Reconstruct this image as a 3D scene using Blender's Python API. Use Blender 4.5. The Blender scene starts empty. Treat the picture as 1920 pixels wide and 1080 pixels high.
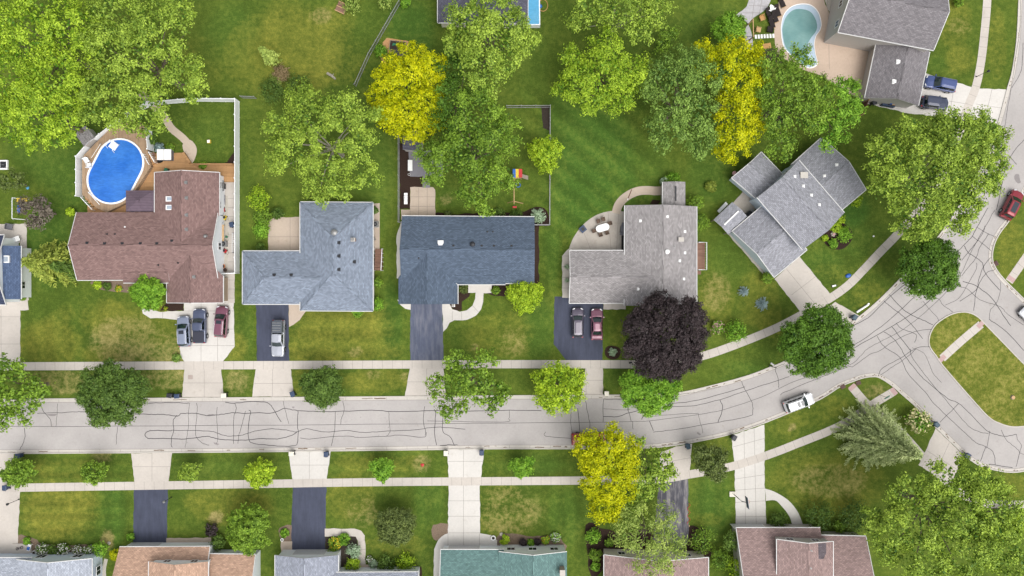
import bpy, math, random
import numpy as np
from mathutils import Vector, noise
R = math.radians
SC = bpy.context.scene
COL = SC.collection
# ---------------------------------------------------------------- camera, sky, sun, exposure
HC = 108.0            # drone height (m)
S = 12.0              # photo pixels per metre at ground level
cam_d = bpy.data.cameras.new("camera"); cam = bpy.data.objects.new("camera", cam_d); COL.objects.link(cam)
cam.location = (0, 0, HC); cam.rotation_euler = (0, 0, 0)
cam_d.sensor_width = 36.0; cam_d.lens = 36.0 * HC / (1920 / S)
cam_d.clip_start = 1.0; cam_d.clip_end = 6000
SC.camera = cam
SUN_EL, SUN_ROT = 64.0, 138.0
wd = bpy.data.worlds.new("World"); SC.world = wd; wd.use_nodes = True
nt = wd.node_tree; nt.nodes.clear()
sky = nt.nodes.new("ShaderNodeTexSky"); sky.sky_type = 'NISHITA'; sky.sun_disc = False
sky.sun_elevation = R(SUN_EL); sky.sun_rotation = R(SUN_ROT); sky.dust_density = 4.0; sky.air_density = 1.0; sky.ozone_density = 1.0
hs = nt.nodes.new("ShaderNodeHueSaturation"); hs.inputs["Saturation"].default_value = 0.12
bg = nt.nodes.new("ShaderNodeBackground"); bg.inputs[1].default_value = 0.15
wo = nt.nodes.new("ShaderNodeOutputWorld")
nt.links.new(sky.outputs[0], hs.inputs["Color"]); nt.links.new(hs.outputs[0], bg.inputs[0]); nt.links.new(bg.outputs[0], wo.inputs[0])
sun_d = bpy.data.lights.new("sun", 'SUN'); sun = bpy.data.objects.new("sun", sun_d); COL.objects.link(sun)
sun_d.energy = 1.4; sun_d.angle = R(52); sun_d.color = (1.0, 0.95, 0.87)
sun.rotation_euler = (R(90 - SUN_EL), 0, R(180 - SUN_ROT)); sun.location = (0, -60, 120)
SC.view_settings.view_transform = 'Standard'; SC.view_settings.look = 'None'
SC.view_settings.gamma = 1.0; SC.view_settings.exposure = 0.42
SC.cycles.max_bounces = 6; SC.cycles.diffuse_bounces = 3; SC.cycles.transmission_bounces = 3; SC.cycles.glossy_bounces = 3

def W(px, py, h=0.0):
    k = (HC - h) / HC
    return Vector(((px - 960) / S * k, (540 - py) / S * k, h))
def W2(pts, h=0.0): return [tuple(W(x, y, h)[:2]) for x, y in pts]
def lin(c): c /= 255.0; return c / 12.92 if c <= .04045 else ((c + .055) / 1.055) ** 2.4
def sr(rgb, k=0.7): return (lin(rgb[0]) * k, lin(rgb[1]) * k, lin(rgb[2]) * k, 1)
def smooth(pts, n=6, closed=False):
    P = [np.array(p, float) for p in pts]; out = []; N = len(P)
    rng = range(N) if closed else range(N - 1)
    for i in rng:
        if closed: a, b, c, d = P[i - 1], P[i], P[(i + 1) % N], P[(i + 2) % N]
        else: a, b, c, d = P[max(i - 1, 0)], P[i], P[i + 1], P[min(i + 2, N - 1)]
        for k in range(n):
            t = k / n
            out.append(tuple(.5 * ((2 * b) + (c - a) * t + (2 * a - 5 * b + 4 * c - d) * t * t + (3 * b - a - 3 * c + d) * t ** 3)))
    if not closed: out.append(tuple(P[-1]))
    return out

# ---------------------------------------------------------------- materials
class NT:
    def __init__(s, name):
        s.m = bpy.data.materials.new(name); s.m.use_nodes = True; s.t = s.m.node_tree; s.b = s.t.nodes["Principled BSDF"]
        s.o = s.t.nodes["Material Output"]
    def n(s, typ, **kw):
        x = s.t.nodes.new(typ)
        for k, v in kw.items():
            if k.startswith("i_"): x.inputs[k[2:].replace("_", " ")].default_value = v
            else: setattr(x, k, v)
        return x
    def l(s, a, b): s.t.links.new(a, b)
    def coord(s, out="Object"): return s.n("ShaderNodeTexCoord").outputs[out]
    def noise(s, vec, scale, detail=3, rough=.6):
        x = s.n("ShaderNodeTexNoise"); x.inputs["Scale"].default_value = scale; x.inputs["Detail"].default_value = detail; x.inputs["Roughness"].default_value = rough
        s.l(vec, x.inputs["Vector"]); return x.outputs["Fac"]
    def ramp(s, fac, lo, hi, a=0., b=1.):
        x = s.n("ShaderNodeMapRange"); x.inputs[1].default_value = lo; x.inputs[2].default_value = hi; x.inputs[3].default_value = a; x.inputs[4].default_value = b
        s.l(fac, x.inputs[0]); return x.outputs[0]
    def mix(s, fac, a, b, mode='MIX'):
        x = s.n("ShaderNodeMix", data_type='RGBA', blend_type=mode)
        for sock, v in ((x.inputs[0], fac), (x.inputs[6], a), (x.inputs[7], b)):
            if hasattr(v, "is_linked"): s.l(v, sock)
            else: sock.default_value = v
        return x.outputs[2]
    def math(s, op, a, b=0.):
        x = s.n("ShaderNodeMath", operation=op)
        for sock, v in ((x.inputs[0], a), (x.inputs[1], b)):
            if hasattr(v, "is_linked"): s.l(v, sock)
            else: sock.default_value = v
        return x.outputs[0]
    def val(s, col, fac):      # colour times value
        c = s.n("ShaderNodeCombineColor")
        for i in range(3): s.l(fac, c.inputs[i])
        return s.mix(1.0, col, c.outputs[0], 'MULTIPLY')
    def bump(s, h, strength=.3, dist=.05):
        x = s.n("ShaderNodeBump"); x.inputs["Strength"].default_value = strength; x.inputs["Distance"].default_value = dist
        s.l(h, x.inputs["Height"]); s.l(x.outputs[0], s.b.inputs["Normal"])
    def done(s, col=None, rough=.8, spec=.3, metal=0.):
        if col is not None:
            if hasattr(col, "is_linked"): s.l(col, s.b.inputs["Base Color"])
            else: s.b.inputs["Base Color"].default_value = col
        s.b.inputs["Roughness"].default_value = rough; s.b.inputs["Specular IOR Level"].default_value = spec; s.b.inputs["Metallic"].default_value = metal
        return s.m
CACHE = {}
def plain(name, rgb, k=.7, rough=.6, spec=.3, metal=0., var=.12, scale=4., coat=0.):
    key = (name, tuple(rgb), k)
    if key in CACHE: return CACHE[key]
    a = NT(name); v = a.coord(); n = a.noise(v, scale, 4)
    m = a.done(a.val(sr(rgb, k), a.ramp(n, .25, .75, 1 - var, 1 + var)), rough, spec, metal)
    if coat: a.b.inputs["Coat Weight"].default_value = coat; a.b.inputs["Coat Roughness"].default_value = .05
    CACHE[key] = m; return m
def paint(name, rgb, k=.7): return plain(name, rgb, k, .28, .5, .25, .03, 2., .8)
def shingle(name, rgb, k=.7, rot=0):
    a = NT(name); uv = a.n("ShaderNodeUVMap").outputs[0]
    c = sr(rgb, k)
    def m(f): return (c[0] * f, c[1] * f, c[2] * f, 1)
    b = a.n("ShaderNodeTexBrick"); a.l(uv, b.inputs["Vector"]); b.offset = .5
    for nm, v in (("Scale", 1.), ("Mortar Size", .026), ("Mortar Smooth", .3), ("Bias", 0.), ("Brick Width", .42), ("Row Height", .19)): b.inputs[nm].default_value = v
    b.inputs["Color1"].default_value = m(.78); b.inputs["Color2"].default_value = m(1.2); b.inputs["Mortar"].default_value = m(.6)
    n1 = a.noise(uv, 9., 3, .7); n2 = a.noise(uv, .35, 5, .6); n3 = a.noise(uv, 2.2, 3, .6)
    mp = a.n("ShaderNodeMapping"); mp.inputs["Scale"].default_value = (1.1, .12, 1); a.l(uv, mp.inputs[0])
    n4 = a.noise(mp.outputs[0], 1.3, 3, .6)
    f = a.math('MULTIPLY', a.ramp(n1, .3, .7, .82, 1.18), a.ramp(n2, .25, .75, .92, 1.08))
    f = a.math('MULTIPLY', f, a.ramp(n3, .3, .7, .9, 1.1)); f = a.math('MULTIPLY', f, a.ramp(n4, .3, .7, .97, 1.03))
    a.bump(b.outputs["Fac"], -.25, .02)
    return a.done(a.val(b.outputs["Color"], f), .9, .15)
def concrete(name, rgb, k=.72, blotch=.09, warm=.5, spots=.25):
    a = NT(name); v = a.coord()
    n1 = a.noise(v, .35, 5, .65); n2 = a.noise(v, 3., 4, .7); n3 = a.noise(v, 22., 2, .6)
    c = a.val(sr(rgb, k), a.ramp(n1, .25, .75, 1 - blotch, 1 + blotch))
    c = a.val(c, a.ramp(n2, .25, .75, .94, 1.06)); c = a.val(c, a.ramp(n3, .3, .7, .95, 1.05))
    c = a.val(c, a.ramp(a.noise(v, 2.1, 3, .5), .70, .82, 1, 1 - spots)); c = a.val(c, a.ramp(a.noise(v, .12, 3, .5), .35, .65, .95, 1.05))
    st = a.ramp(a.noise(v, .9, 6, .75), .58, .78, 0, .5)
    c = a.mix(st, c, sr((rgb[0] * .78, rgb[1] * .75, rgb[2] * .70), k))
    a.bump(n3, .08, .01)
    return a.done(c, .9, .2)
def asphalt(name, rgb, k=.7, worn=0.):
    a = NT(name); v = a.coord()
    n1 = a.noise(v, .3, 5, .6); n2 = a.noise(v, 30., 2, .6)
    mp = a.n("ShaderNodeMapping"); mp.inputs["Scale"].default_value = (1.0, .18, 1); a.l(v, mp.inputs[0])
    n3 = a.noise(mp.outputs[0], 1.6, 5, .65)
    c = a.val(sr(rgb, k), a.ramp(n1, .25, .75, .86, 1.14)); c = a.val(c, a.ramp(n2, .3, .7, .88, 1.12)); c = a.val(c, a.ramp(n3, .3, .7, .82, 1.2)); c = a.val(c, a.ramp(a.noise(v, 1.7, 4, .6), .62, .75, 1, .78))
    if worn: c = a.mix(a.ramp(n3, .45, .68, 0, worn), c, sr((165, 160, 160), k))
    return a.done(c, .75, .25)
def boards(name, rgb, k=.72, w=.15, ang=0., var=.13):
    a = NT(name); mp = a.n("ShaderNodeMapping"); mp.inputs["Rotation"].default_value = (0, 0, ang); a.l(a.coord(), mp.inputs[0])
    b = a.n("ShaderNodeTexBrick"); a.l(mp.outputs[0], b.inputs["Vector"]); c = sr(rgb, k)
    for nm, v in (("Scale", 1.), ("Mortar Size", .014), ("Bias", 0.), ("Brick Width", 3.2), ("Row Height", w)): b.inputs[nm].default_value = v
    b.inputs["Color1"].default_value = tuple(x * (1 - var) for x in c[:3]) + (1,); b.inputs["Color2"].default_value = tuple(x * (1 + var) for x in c[:3]) + (1,)
    b.inputs["Mortar"].default_value = tuple(x * .4 for x in c[:3]) + (1,)
    col = a.val(b.outputs["Color"], a.ramp(a.noise(mp.outputs[0], 1.5, 4), .3, .7, .9, 1.1))
    return a.done(col, .75, .2)
def siding(name, rgb, k=.75):
    a = NT(name); sx = a.n("ShaderNodeSeparateXYZ"); a.l(a.coord(), sx.inputs[0])
    f = a.math('FRACT', a.math('MULTIPLY', sx.outputs[2], 7.0)); c = a.val(sr(rgb, k), a.ramp(f, 0, .12, .72, 1.))
    a.bump(f, .3, .02); return a.done(c, .6, .3)
def brickwall(name, rgb):
    a = NT(name); b = a.n("ShaderNodeTexBrick"); mp = a.n("ShaderNodeMapping"); mp.inputs["Rotation"].default_value = (R(90), 0, 0); a.l(a.coord(), mp.inputs[0]); a.l(mp.outputs[0], b.inputs["Vector"]); c = sr(rgb, .7)
    for nm, v in (("Scale", 1.), ("Mortar Size", .012), ("Brick Width", .22), ("Row Height", .075)): b.inputs[nm].default_value = v
    b.inputs["Color1"].default_value = tuple(x * .8 for x in c[:3]) + (1,); b.inputs["Color2"].default_value = tuple(x * 1.2 for x in c[:3]) + (1,); b.inputs["Mortar"].default_value = sr((190, 180, 170), .6)
    return a.done(b.outputs["Color"], .85, .2)
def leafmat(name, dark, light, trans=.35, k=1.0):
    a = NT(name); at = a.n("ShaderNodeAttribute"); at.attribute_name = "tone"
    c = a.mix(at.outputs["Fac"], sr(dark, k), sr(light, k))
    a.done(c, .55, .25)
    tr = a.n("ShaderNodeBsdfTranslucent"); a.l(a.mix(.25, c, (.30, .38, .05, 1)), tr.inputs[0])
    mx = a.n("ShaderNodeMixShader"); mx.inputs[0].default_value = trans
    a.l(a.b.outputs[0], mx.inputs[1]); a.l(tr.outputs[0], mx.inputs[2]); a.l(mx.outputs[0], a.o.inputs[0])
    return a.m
def grassmat(name, attr=True, dry=.35, lush=.2, brown=.0):
    a = NT(name); v = a.coord()
    n0 = a.noise(v, .045, 4, .55); n1 = a.noise(v, .22, 5, .62); n2 = a.noise(v, 1.4, 5, .72); n3 = a.noise(v, 7., 3, .7)
    if attr:
        at = a.n("ShaderNodeAttribute"); at.attribute_name = "lawn"; sp = a.n("ShaderNodeSeparateColor"); a.l(at.outputs["Color"], sp.inputs[0])
        dr, lu, br = sp.outputs[0], sp.outputs[1], sp.outputs[2]; strp = at.outputs["Alpha"]
    else:
        vv = []
        for q in (dry, lush, brown):
            z = a.n("ShaderNodeValue"); z.outputs[0].default_value = q; vv.append(z.outputs[0])
        dr, lu, br = vv; strp = None
    mott = a.ramp(n1, .32, .68, -.3, .3); fine = a.ramp(n2, .3, .7, -.5, .5)
    def patchy(x, g):   # patchy where the value is between 0 and 1
        w = a.math('ADD', a.math('MULTIPLY', a.math('ADD', mott, fine), g), a.math('MULTIPLY', x, 1.0))
        w = a.math('MULTIPLY', w, a.ramp(x, 0, .2, .0, 1.)); z = a.n("ShaderNodeClamp"); a.l(w, z.inputs[0]); return z.outputs[0]
    base = a.mix(a.ramp(n0, .35, .65), sr((79, 102, 38), .74), sr((95, 115, 44), .74))
    c = a.mix(patchy(lu, .5), base, sr((74, 110, 44), .74))
    c = a.mix(patchy(dr, .75), c, sr((138, 138, 58), .74))
    c = a.mix(patchy(br, .95), c, sr((166, 154, 100), .74))
    f = a.math('MULTIPLY', a.ramp(n2, .28, .72, .82, 1.18), a.ramp(n3, .28, .72, .66, 1.34)); f = a.math('MULTIPLY', f, a.ramp(n1, .3, .7, .88, 1.12))
    if strp is not None: f = a.math('MULTIPLY', f, a.ramp(strp, 0, 1, .82, 1.18))
    a.bump(n3, .5, .06)
    return a.done(a.val(c, f), .95, .08)
def watermat(name, c1, c2, k=.7, scale=1.6, bump=.25, rough=.06):
    a = NT(name); v = a.coord(); mp = a.n("ShaderNodeMapping"); mp.inputs["Scale"].default_value = (1., 1.6, 1); mp.inputs["Rotation"].default_value = (0, 0, .5); a.l(v, mp.inputs[0])
    n = a.noise(mp.outputs[0], scale, 4, .7)
    a.bump(n, bump, .15); a.b.inputs["IOR"].default_value = 1.33
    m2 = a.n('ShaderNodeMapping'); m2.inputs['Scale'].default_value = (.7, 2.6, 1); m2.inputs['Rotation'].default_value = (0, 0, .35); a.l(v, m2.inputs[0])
    c = a.mix(a.ramp(a.noise(v, .3, 2), .35, .65), sr(c1, k), sr(c2, k)); c = a.val(c, a.ramp(a.noise(m2.outputs[0], 2.2, 4, .7), .3, .7, 1 - bump * .55, 1 + bump * .55))   # streaks of rippling light painted into the base colour
    return a.done(c, rough, .5)

M = {}
M['white'] = plain('white_trim', (240, 240, 240), .92, .45, .4, 0, .03)
M['vinyl'] = plain('white_vinyl', (238, 240, 243), .98, .4, .4, 0, .05, 2)
M['trim'] = plain('roof_trim_white', (232, 232, 232), .74, .45, .4, 0, .08)
M['metal'] = plain('grey_metal', (165, 165, 165), .7, .4, .5, .6)
M['dark'] = plain('dark_plastic', (44, 46, 52), .7, .45, .4, 0, .2)
M['black'] = plain('black_rubber', (26, 26, 28), .7, .7, .3)
M['glass'] = plain('window_glass', (38, 46, 62), .6, .06, .8, 0, .1)
M['carglass'] = plain('car_glass', (40, 58, 60), .6, .05, .9, 0, .05)
M['bark'] = plain('bark', (138, 126, 112), .7, .95, .1, 0, .3, 3)
M['palebark'] = plain('pale_bark', (178, 172, 158), .7, .9, .1, 0, .25, 3)
M['road'] = concrete('road_concrete', (193, 188, 186), .71, .07, spots=.45)
M['kerb'] = concrete('kerb_concrete', (213, 207, 200), .73, .06)
M['walk'] = concrete('sidewalk_concrete', (213, 205, 197), .72, .08)
M['newconc'] = concrete('pale_concrete', (225, 221, 216), .73, .04)
M['drive'] = concrete('driveway_concrete', (215, 207, 199), .72, .07)
M['beige'] = concrete('beige_concrete', (209, 192, 176), .72, .06)
M['pinkdeck'] = concrete('tan_pool_deck', (214, 192, 174), .72, .06)
M['patio'] = concrete('stained_patio', (196, 188, 179), .72, .16)
M['paver'] = concrete('grey_paver', (142, 140, 148), .72, .1)
M['joint'] = plain('joint_line', (160, 152, 146), .6, .9)
M['seal'] = plain('crack_sealant', (60, 58, 64), .7, .6, .3, 0, .3, 1)
M['tactile'] = plain('red_tactile_pad', (203, 172, 170), .72, .8)
M['asph'] = asphalt('sealed_asphalt', (76, 81, 100), .72)
M['asph2'] = asphalt('blue_grey_asphalt', (96, 103, 124), .72, .25)
M['asphworn'] = asphalt('worn_asphalt', (88, 88, 98), .72, .9)
M['mulch'] = plain('dark_mulch', (66, 52, 46), .7, .95, .1, 0, .45, 8)
M['mulchpale'] = plain('grey_mulch', (140, 122, 106), .7, .95, .1, 0, .4, 7)
M['gravel'] = plain('pale_gravel', (205, 198, 186), .72, .95, .1, 0, .35, 9)
M['stone'] = plain('flagstone', (196, 194, 198), .72, .9, .2, 0, .18, 2.5)
M['deck'] = boards('cedar_boards', (203, 158, 112), .72, .15, 0)
M['deckgrey'] = boards('tan_composite_boards', (186, 158, 130), .72, .15, R(90))
M['brick'] = brickwall('red_brick', (150, 100, 82))
M['brickbuff'] = brickwall('buff_brick', (190, 165, 140))
M['sidwhite'] = siding('white_siding', (232, 236, 240), .95)
M['sidgrey'] = siding('grey_siding', (186, 181, 177), .9)
M['sidcream'] = siding('cream_siding', (230, 222, 208), .92)
M['sidblue'] = siding('pale_blue_siding', (206, 218, 232), .95)
M['door'] = plain('panel_door', (222, 222, 224), .72, .5)
M['soil'] = plain('dark_soil', (74, 66, 60), .7, .95, .1, 0, .4, 6)
M['wood'] = plain('orange_wood', (205, 160, 105), .72, .7, .2, 0, .2)
M['oldwood'] = plain('weathered_wood', (160, 148, 134), .7, .8, .2, 0, .2)
M['grass'] = grassmat('lawn_grass'); M['grass_i'] = grassmat('island_grass', False, .55, .15, .12)

# ---------------------------------------------------------------- mesh builder
class MB:
    def __init__(s): s.v = []; s.f = []; s.m = []; s.uv = []; s.hasuv = False
    def face(s, pts, mi=0, uv=None):
        i = len(s.v); s.v += [tuple(p) for p in pts]; s.f.append(tuple(range(i, i + len(pts)))); s.m.append(mi)
        if uv: s.hasuv = True
        s.uv.append(uv); return s
    def poly(s, xy, z, mi=0):
        a = sum(xy[i][0] * xy[(i + 1) % len(xy)][1] - xy[(i + 1) % len(xy)][0] * xy[i][1] for i in range(len(xy)))
        if a < 0: xy = xy[::-1]
        return s.face([(x, y, z) for x, y in xy], mi)
    def prism(s, xy, z0, z1, mi=0, mside=None):
        a = sum(xy[i][0] * xy[(i + 1) % len(xy)][1] - xy[(i + 1) % len(xy)][0] * xy[i][1] for i in range(len(xy)))
        if a < 0: xy = xy[::-1]
        ms = mi if mside is None else mside
        s.face([(x, y, z1) for x, y in xy], mi); s.face([(x, y, z0) for x, y in xy[::-1]], ms)
        for i in range(len(xy)):
            (x0, y0), (x1, y1) = xy[i], xy[(i + 1) % len(xy)]
            s.face([(x0, y0, z0), (x1, y1, z0), (x1, y1, z1), (x0, y0, z1)], ms)
        return s
    def box(s, c, size, rot=0., mi=0, tilt=None):
        x, y, z = size[0] / 2, size[1] / 2, size[2]; cr, sn = math.cos(rot), math.sin(rot)
        xy = [(c[0] + a * cr - b * sn, c[1] + a * sn + b * cr) for a, b in ((-x, -y), (x, -y), (x, y), (-x, y))]
        return s.prism(xy, c[2], c[2] + z, mi)
    def tube(s, pts, r, n=6, mi=0):
        P = [Vector(p) for p in pts]; rs = r if isinstance(r, (list, tuple)) else [r] * len(P); rings = []
        for i, p in enumerate(P):
            d = (P[min(i + 1, len(P) - 1)] - P[max(i - 1, 0)]); d = d.normalized() if d.length > 1e-9 else Vector((0, 0, 1))
            u = d.cross(Vector((0, 0, 1)) if abs(d.z) < .9 else Vector((1, 0, 0))).normalized(); w = d.cross(u)
            b = len(s.v); rings.append(b)
            for k in range(n):
                a = 2 * math.pi * k / n; s.v.append(tuple(p + (u * math.cos(a) + w * math.sin(a)) * rs[i]))
        for i in range(len(P) - 1):
            for k in range(n):
                s.f.append((rings[i] + k, rings[i + 1] + k, rings[i + 1] + (k + 1) % n, rings[i] + (k + 1) % n)); s.m.append(mi); s.uv.append(None)
        for rg, rev in ((rings[0], False), (rings[-1], True)):
            t = tuple(rg + k for k in range(n)); s.f.append(t[::-1] if rev else t); s.m.append(mi); s.uv.append(None)
        return s
    def lathe(s, c, prof, n=14, mi=0):       # prof: (radius, z)
        rings = []
        for r, z in prof:
            b = len(s.v); rings.append(b)
            for k in range(n):
                a = 2 * math.pi * k / n; s.v.append((c[0] + r * math.cos(a), c[1] + r * math.sin(a), c[2] + z))
        for i in range(len(prof) - 1):
            for k in range(n):
                s.f.append((rings[i] + k, rings[i] + (k + 1) % n, rings[i + 1] + (k + 1) % n, rings[i + 1] + k)); s.m.append(mi); s.uv.append(None)
        s.f.append(tuple(rings[-1] + k for k in range(n))); s.m.append(mi); s.uv.append(None)
        s.f.append(tuple(rings[0] + k for k in range(n))[::-1]); s.m.append(mi); s.uv.append(None)
        return s
    def loft(s, secs, mi=0, close=True):
        n = len(secs[0]); base = []
        for sec in secs: base.append(len(s.v)); s.v += [tuple(p) for p in sec]
        for i in range(len(secs) - 1):
            for k in range(n if close else n - 1):
                s.f.append((base[i] + k, base[i] + (k + 1) % n, base[i + 1] + (k + 1) % n, base[i + 1] + k)); s.m.append(mi); s.uv.append(None)
        for b, rev in ((base[0], True), (base[-1], False)):
            t = tuple(b + k for k in range(n)); s.f.append(t[::-1] if rev else t); s.m.append(mi); s.uv.append(None)
        return s
    def ribbon(s, pts, w, z, mi=0):          # flat strip along world xy points
        P = [np.array(p[:2], float) for p in pts]; L = []; Rr = []
        for i in range(len(P)):
            d = P[min(i + 1, len(P) - 1)] - P[max(i - 1, 0)]; d /= (np.linalg.norm(d) + 1e-9); nn = np.array((-d[1], d[0])) * w / 2
            L.append(P[i] + nn); Rr.append(P[i] - nn)
        for i in range(len(P) - 1):
            s.face([(*Rr[i], z), (*Rr[i + 1], z), (*L[i + 1], z), (*L[i], z)], mi)
        return s
ORG = {}
def link(o, parent=None):
    COL.objects.link(o)
    if parent is not None: o.parent = parent
    return o
def tag(o, label=None, cat=None, group=None, kind=None):
    if label: o["label"] = label
    if cat: o["category"] = cat
    if group: o["group"] = group
    if kind: o["kind"] = kind
    return o
def thing(name, label, cat, loc=(0, 0, 0), rz=0., group=None):
    o = bpy.data.objects.new(name, None); o.empty_display_size = .5; link(o); o.location = loc; o.rotation_euler = (0, 0, rz)
    ORG[o.name] = (Vector(loc), rz != 0.); return tag(o, label, cat, group)
def obj(name, mb, mats, parent=None, local=False, smooth_=False, origin=None):
    """one mesh object; vertices are world coordinates unless local"""
    mats = mats if isinstance(mats, (list, tuple)) else [mats]
    me = bpy.data.meshes.new(name)
    if parent is not None: off = ORG[parent.name][0]
    elif origin is not None: off = Vector(origin)
    elif local: off = Vector((0, 0, 0))
    else:
        A = np.array(mb.v); off = Vector(((A[:, 0].min() + A[:, 0].max()) / 2, (A[:, 1].min() + A[:, 1].max()) / 2, A[:, 2].min()))
    vs = mb.v if local else [(x - off.x, y - off.y, z - off.z) for x, y, z in mb.v]
    me.from_pydata(vs, [], mb.f)
    for m in mats: me.materials.append(m)
    me.polygons.foreach_set("material_index", mb.m)
    if mb.hasuv:
        ul = me.uv_layers.new(name="UVMap"); d = []
        for f, u in zip(mb.f, mb.uv): d += list(u) if u else [(0., 0.)] * len(f)
        ul.data.foreach_set("uv", np.array(d, dtype=np.float32).ravel())
    if smooth_: me.polygons.foreach_set("use_smooth", [True] * len(mb.f))
    me.update()
    o = bpy.data.objects.new(name, me); link(o, parent)
    if parent is None: o.location = off
    ORG[o.name] = (off if not local else Vector((0, 0, 0)), False)
    return o
def struct(name, mb, mats, label=None):
    o = obj(name, mb, mats, origin=(0, 0, 0)); return tag(o, kind="structure")
# ---------------------------------------------------------------- ground sheet with lawn tones
# (px, py, rx, ry, channel, amount): d dry yellow, l lush, b bare brown
LAWN = [
 (560,85,110,75,'d',.75),(480,95,60,80,'d',.45),(640,110,60,50,'d',.4),(430,60,60,60,'l',.5),(380,120,40,60,'d',.3),(690,45,40,40,'l',.2),(600,30,20,14,'b',.7),(770,70,45,60,'l',.8),
 (100,280,80,80,'l',.6),(120,330,40,90,'l',.6),(90,450,40,90,'l',.7),(395,245,40,40,'l',.3),
 (100,640,60,45,'d',.75),(120,590,30,20,'d',.4),(180,600,40,30,'d',.45),(235,640,70,45,'b',.75),(210,600,50,40,'d',.8),(300,650,55,35,'b',.5),(290,610,60,40,'d',.6),(185,665,40,20,'d',.6),
 (110,715,80,20,'b',.6),(300,712,60,22,'b',.5),(445,720,26,24,'b',.55),(445,650,20,25,'d',.6),(460,620,18,40,'l',.3),
 (640,612,95,50,'d',.8),(640,655,110,28,'d',.7),(560,620,20,60,'d',.4),(665,660,14,10,'b',.7),(735,610,18,70,'l',.7),(700,715,80,22,'d',.65),(700,702,14,8,'b',.6),(758,706,8,8,'b',.6),(560,715,30,24,'d',.4),
 (700,330,40,130,'l',.4),(520,330,40,60,'d',.2),(470,260,20,60,'d',.2),
 (930,630,75,45,'d',.5),(960,640,30,30,'b',.35),(1010,620,30,60,'l',.6),(870,640,30,40,'l',.3),(890,650,8,6,'b',.6),
 (1110,320,90,130,'l',.85),(1060,240,50,60,'l',.6),(1200,330,60,60,'l',.5),(1330,330,40,60,'l',.4),(1035,470,18,70,'l',.5),(1000,130,30,70,'l',.3),
 (1345,545,28,35,'b',.5),(1340,560,40,50,'d',.55),(1420,555,45,50,'d',.45),(1450,600,30,30,'d',.4),(1380,480,60,50,'l',.3),
 (1640,450,70,30,'l',.4),(1600,395,32,32,'l',1.),(1540,500,40,30,'l',.5),(1630,560,40,30,'d',.45),(1560,510,40,20,'d',.3),
 (1400,700,60,30,'l',.4),(1150,700,20,30,'l',.5),(1155,620,20,40,'d',.25),(1340,50,60,50,'l',.3),
 (1790,40,30,50,'d',.55),(1800,110,25,30,'d',.6),(1755,120,20,15,'l',.4),(1870,80,16,70,'d',.45),(1800,50,20,16,'b',.35),
 (1895,470,25,60,'d',.6),(1790,620,40,40,'d',.55),(1830,690,50,40,'d',.45),(1880,650,35,45,'l',.5),(1885,730,30,40,'d',.5),(1840,680,22,18,'b',.35),(1790,650,20,20,'b',.25),
 (1645,735,25,16,'b',.55),(1500,780,50,25,'d',.4),(1560,760,30,18,'d',.45),(1470,810,30,18,'d',.3),
 (1560,900,70,30,'b',.55),(1560,900,110,60,'d',.55),(1500,880,50,40,'d',.45),(1470,960,20,20,'l',.4),(1890,910,40,30,'d',.5),(1860,900,30,16,'l',.3),
 (110,955,75,55,'d',.95),(90,940,50,40,'d',.6),(215,960,26,60,'l',.6),(120,880,80,20,'d',.4),(195,855,20,14,'b',.45),(430,950,80,35,'d',.6),(380,940,40,20,'d',.5),(400,875,60,20,'l',.3),
 (680,868,55,18,'d',.5),(790,872,16,16,'b',.7),(760,870,40,18,'d',.4),(655,930,45,45,'d',.6),(680,960,30,30,'b',.35),(740,1020,70,20,'d',.4),(800,940,30,60,'l',.5),
 (955,955,55,45,'b',.4),(945,960,60,60,'d',.35),(1000,870,60,20,'l',.5),(1060,970,30,60,'l',.4),(1340,950,40,60,'l',.6),(1325,975,30,14,'d',.4),(1350,835,24,20,'d',.4),
 (505,720,8,8,'b',.4),(201,1010,11,16,'b',1.4),(405,971,13,11,'b',1.3),(1640,730,7,5,'b',.9),(1486,802,6,5,'b',.9),(835,375,11,10,'b',.75),(845,370,30,20,'l',.3),(985,355,40,60,'d',.15),(1150,110,30,60,'l',.2),
]
STRIPE = [(1110,310,120,140,R(52),1.5,.7),(640,630,110,60,R(90),1.6,.55),(735,620,30,80,R(0),2.2,.6),(120,960,110,70,R(90),1.1,.5),(210,960,40,70,0,1.3,.5),(1370,700,90,50,R(70),1.6,.4),
          (690,868,100,30,R(90),1.2,.45),(120,870,120,30,R(90),1.2,.45),(430,870,90,30,R(90),1.3,.4),(990,870,90,30,R(90),1.3,.4),(960,960,70,60,R(90),1.3,.35),(1060,960,40,80,0,1.4,.5),(1340,940,50,70,0,1.5,.5),
          (110,630,80,60,R(5),1.5,.4),(930,620,80,60,R(90),1.5,.3),(1030,470,30,90,0,1.5,.5),(715,430,40,120,0,1.8,.4),(470,600,30,60,0,1.3,.4),(800,940,60,90,0,1.5,.4),(1830,700,60,70,R(45),1.6,.25),(1620,480,70,70,R(45),1.7,.3)]
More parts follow.
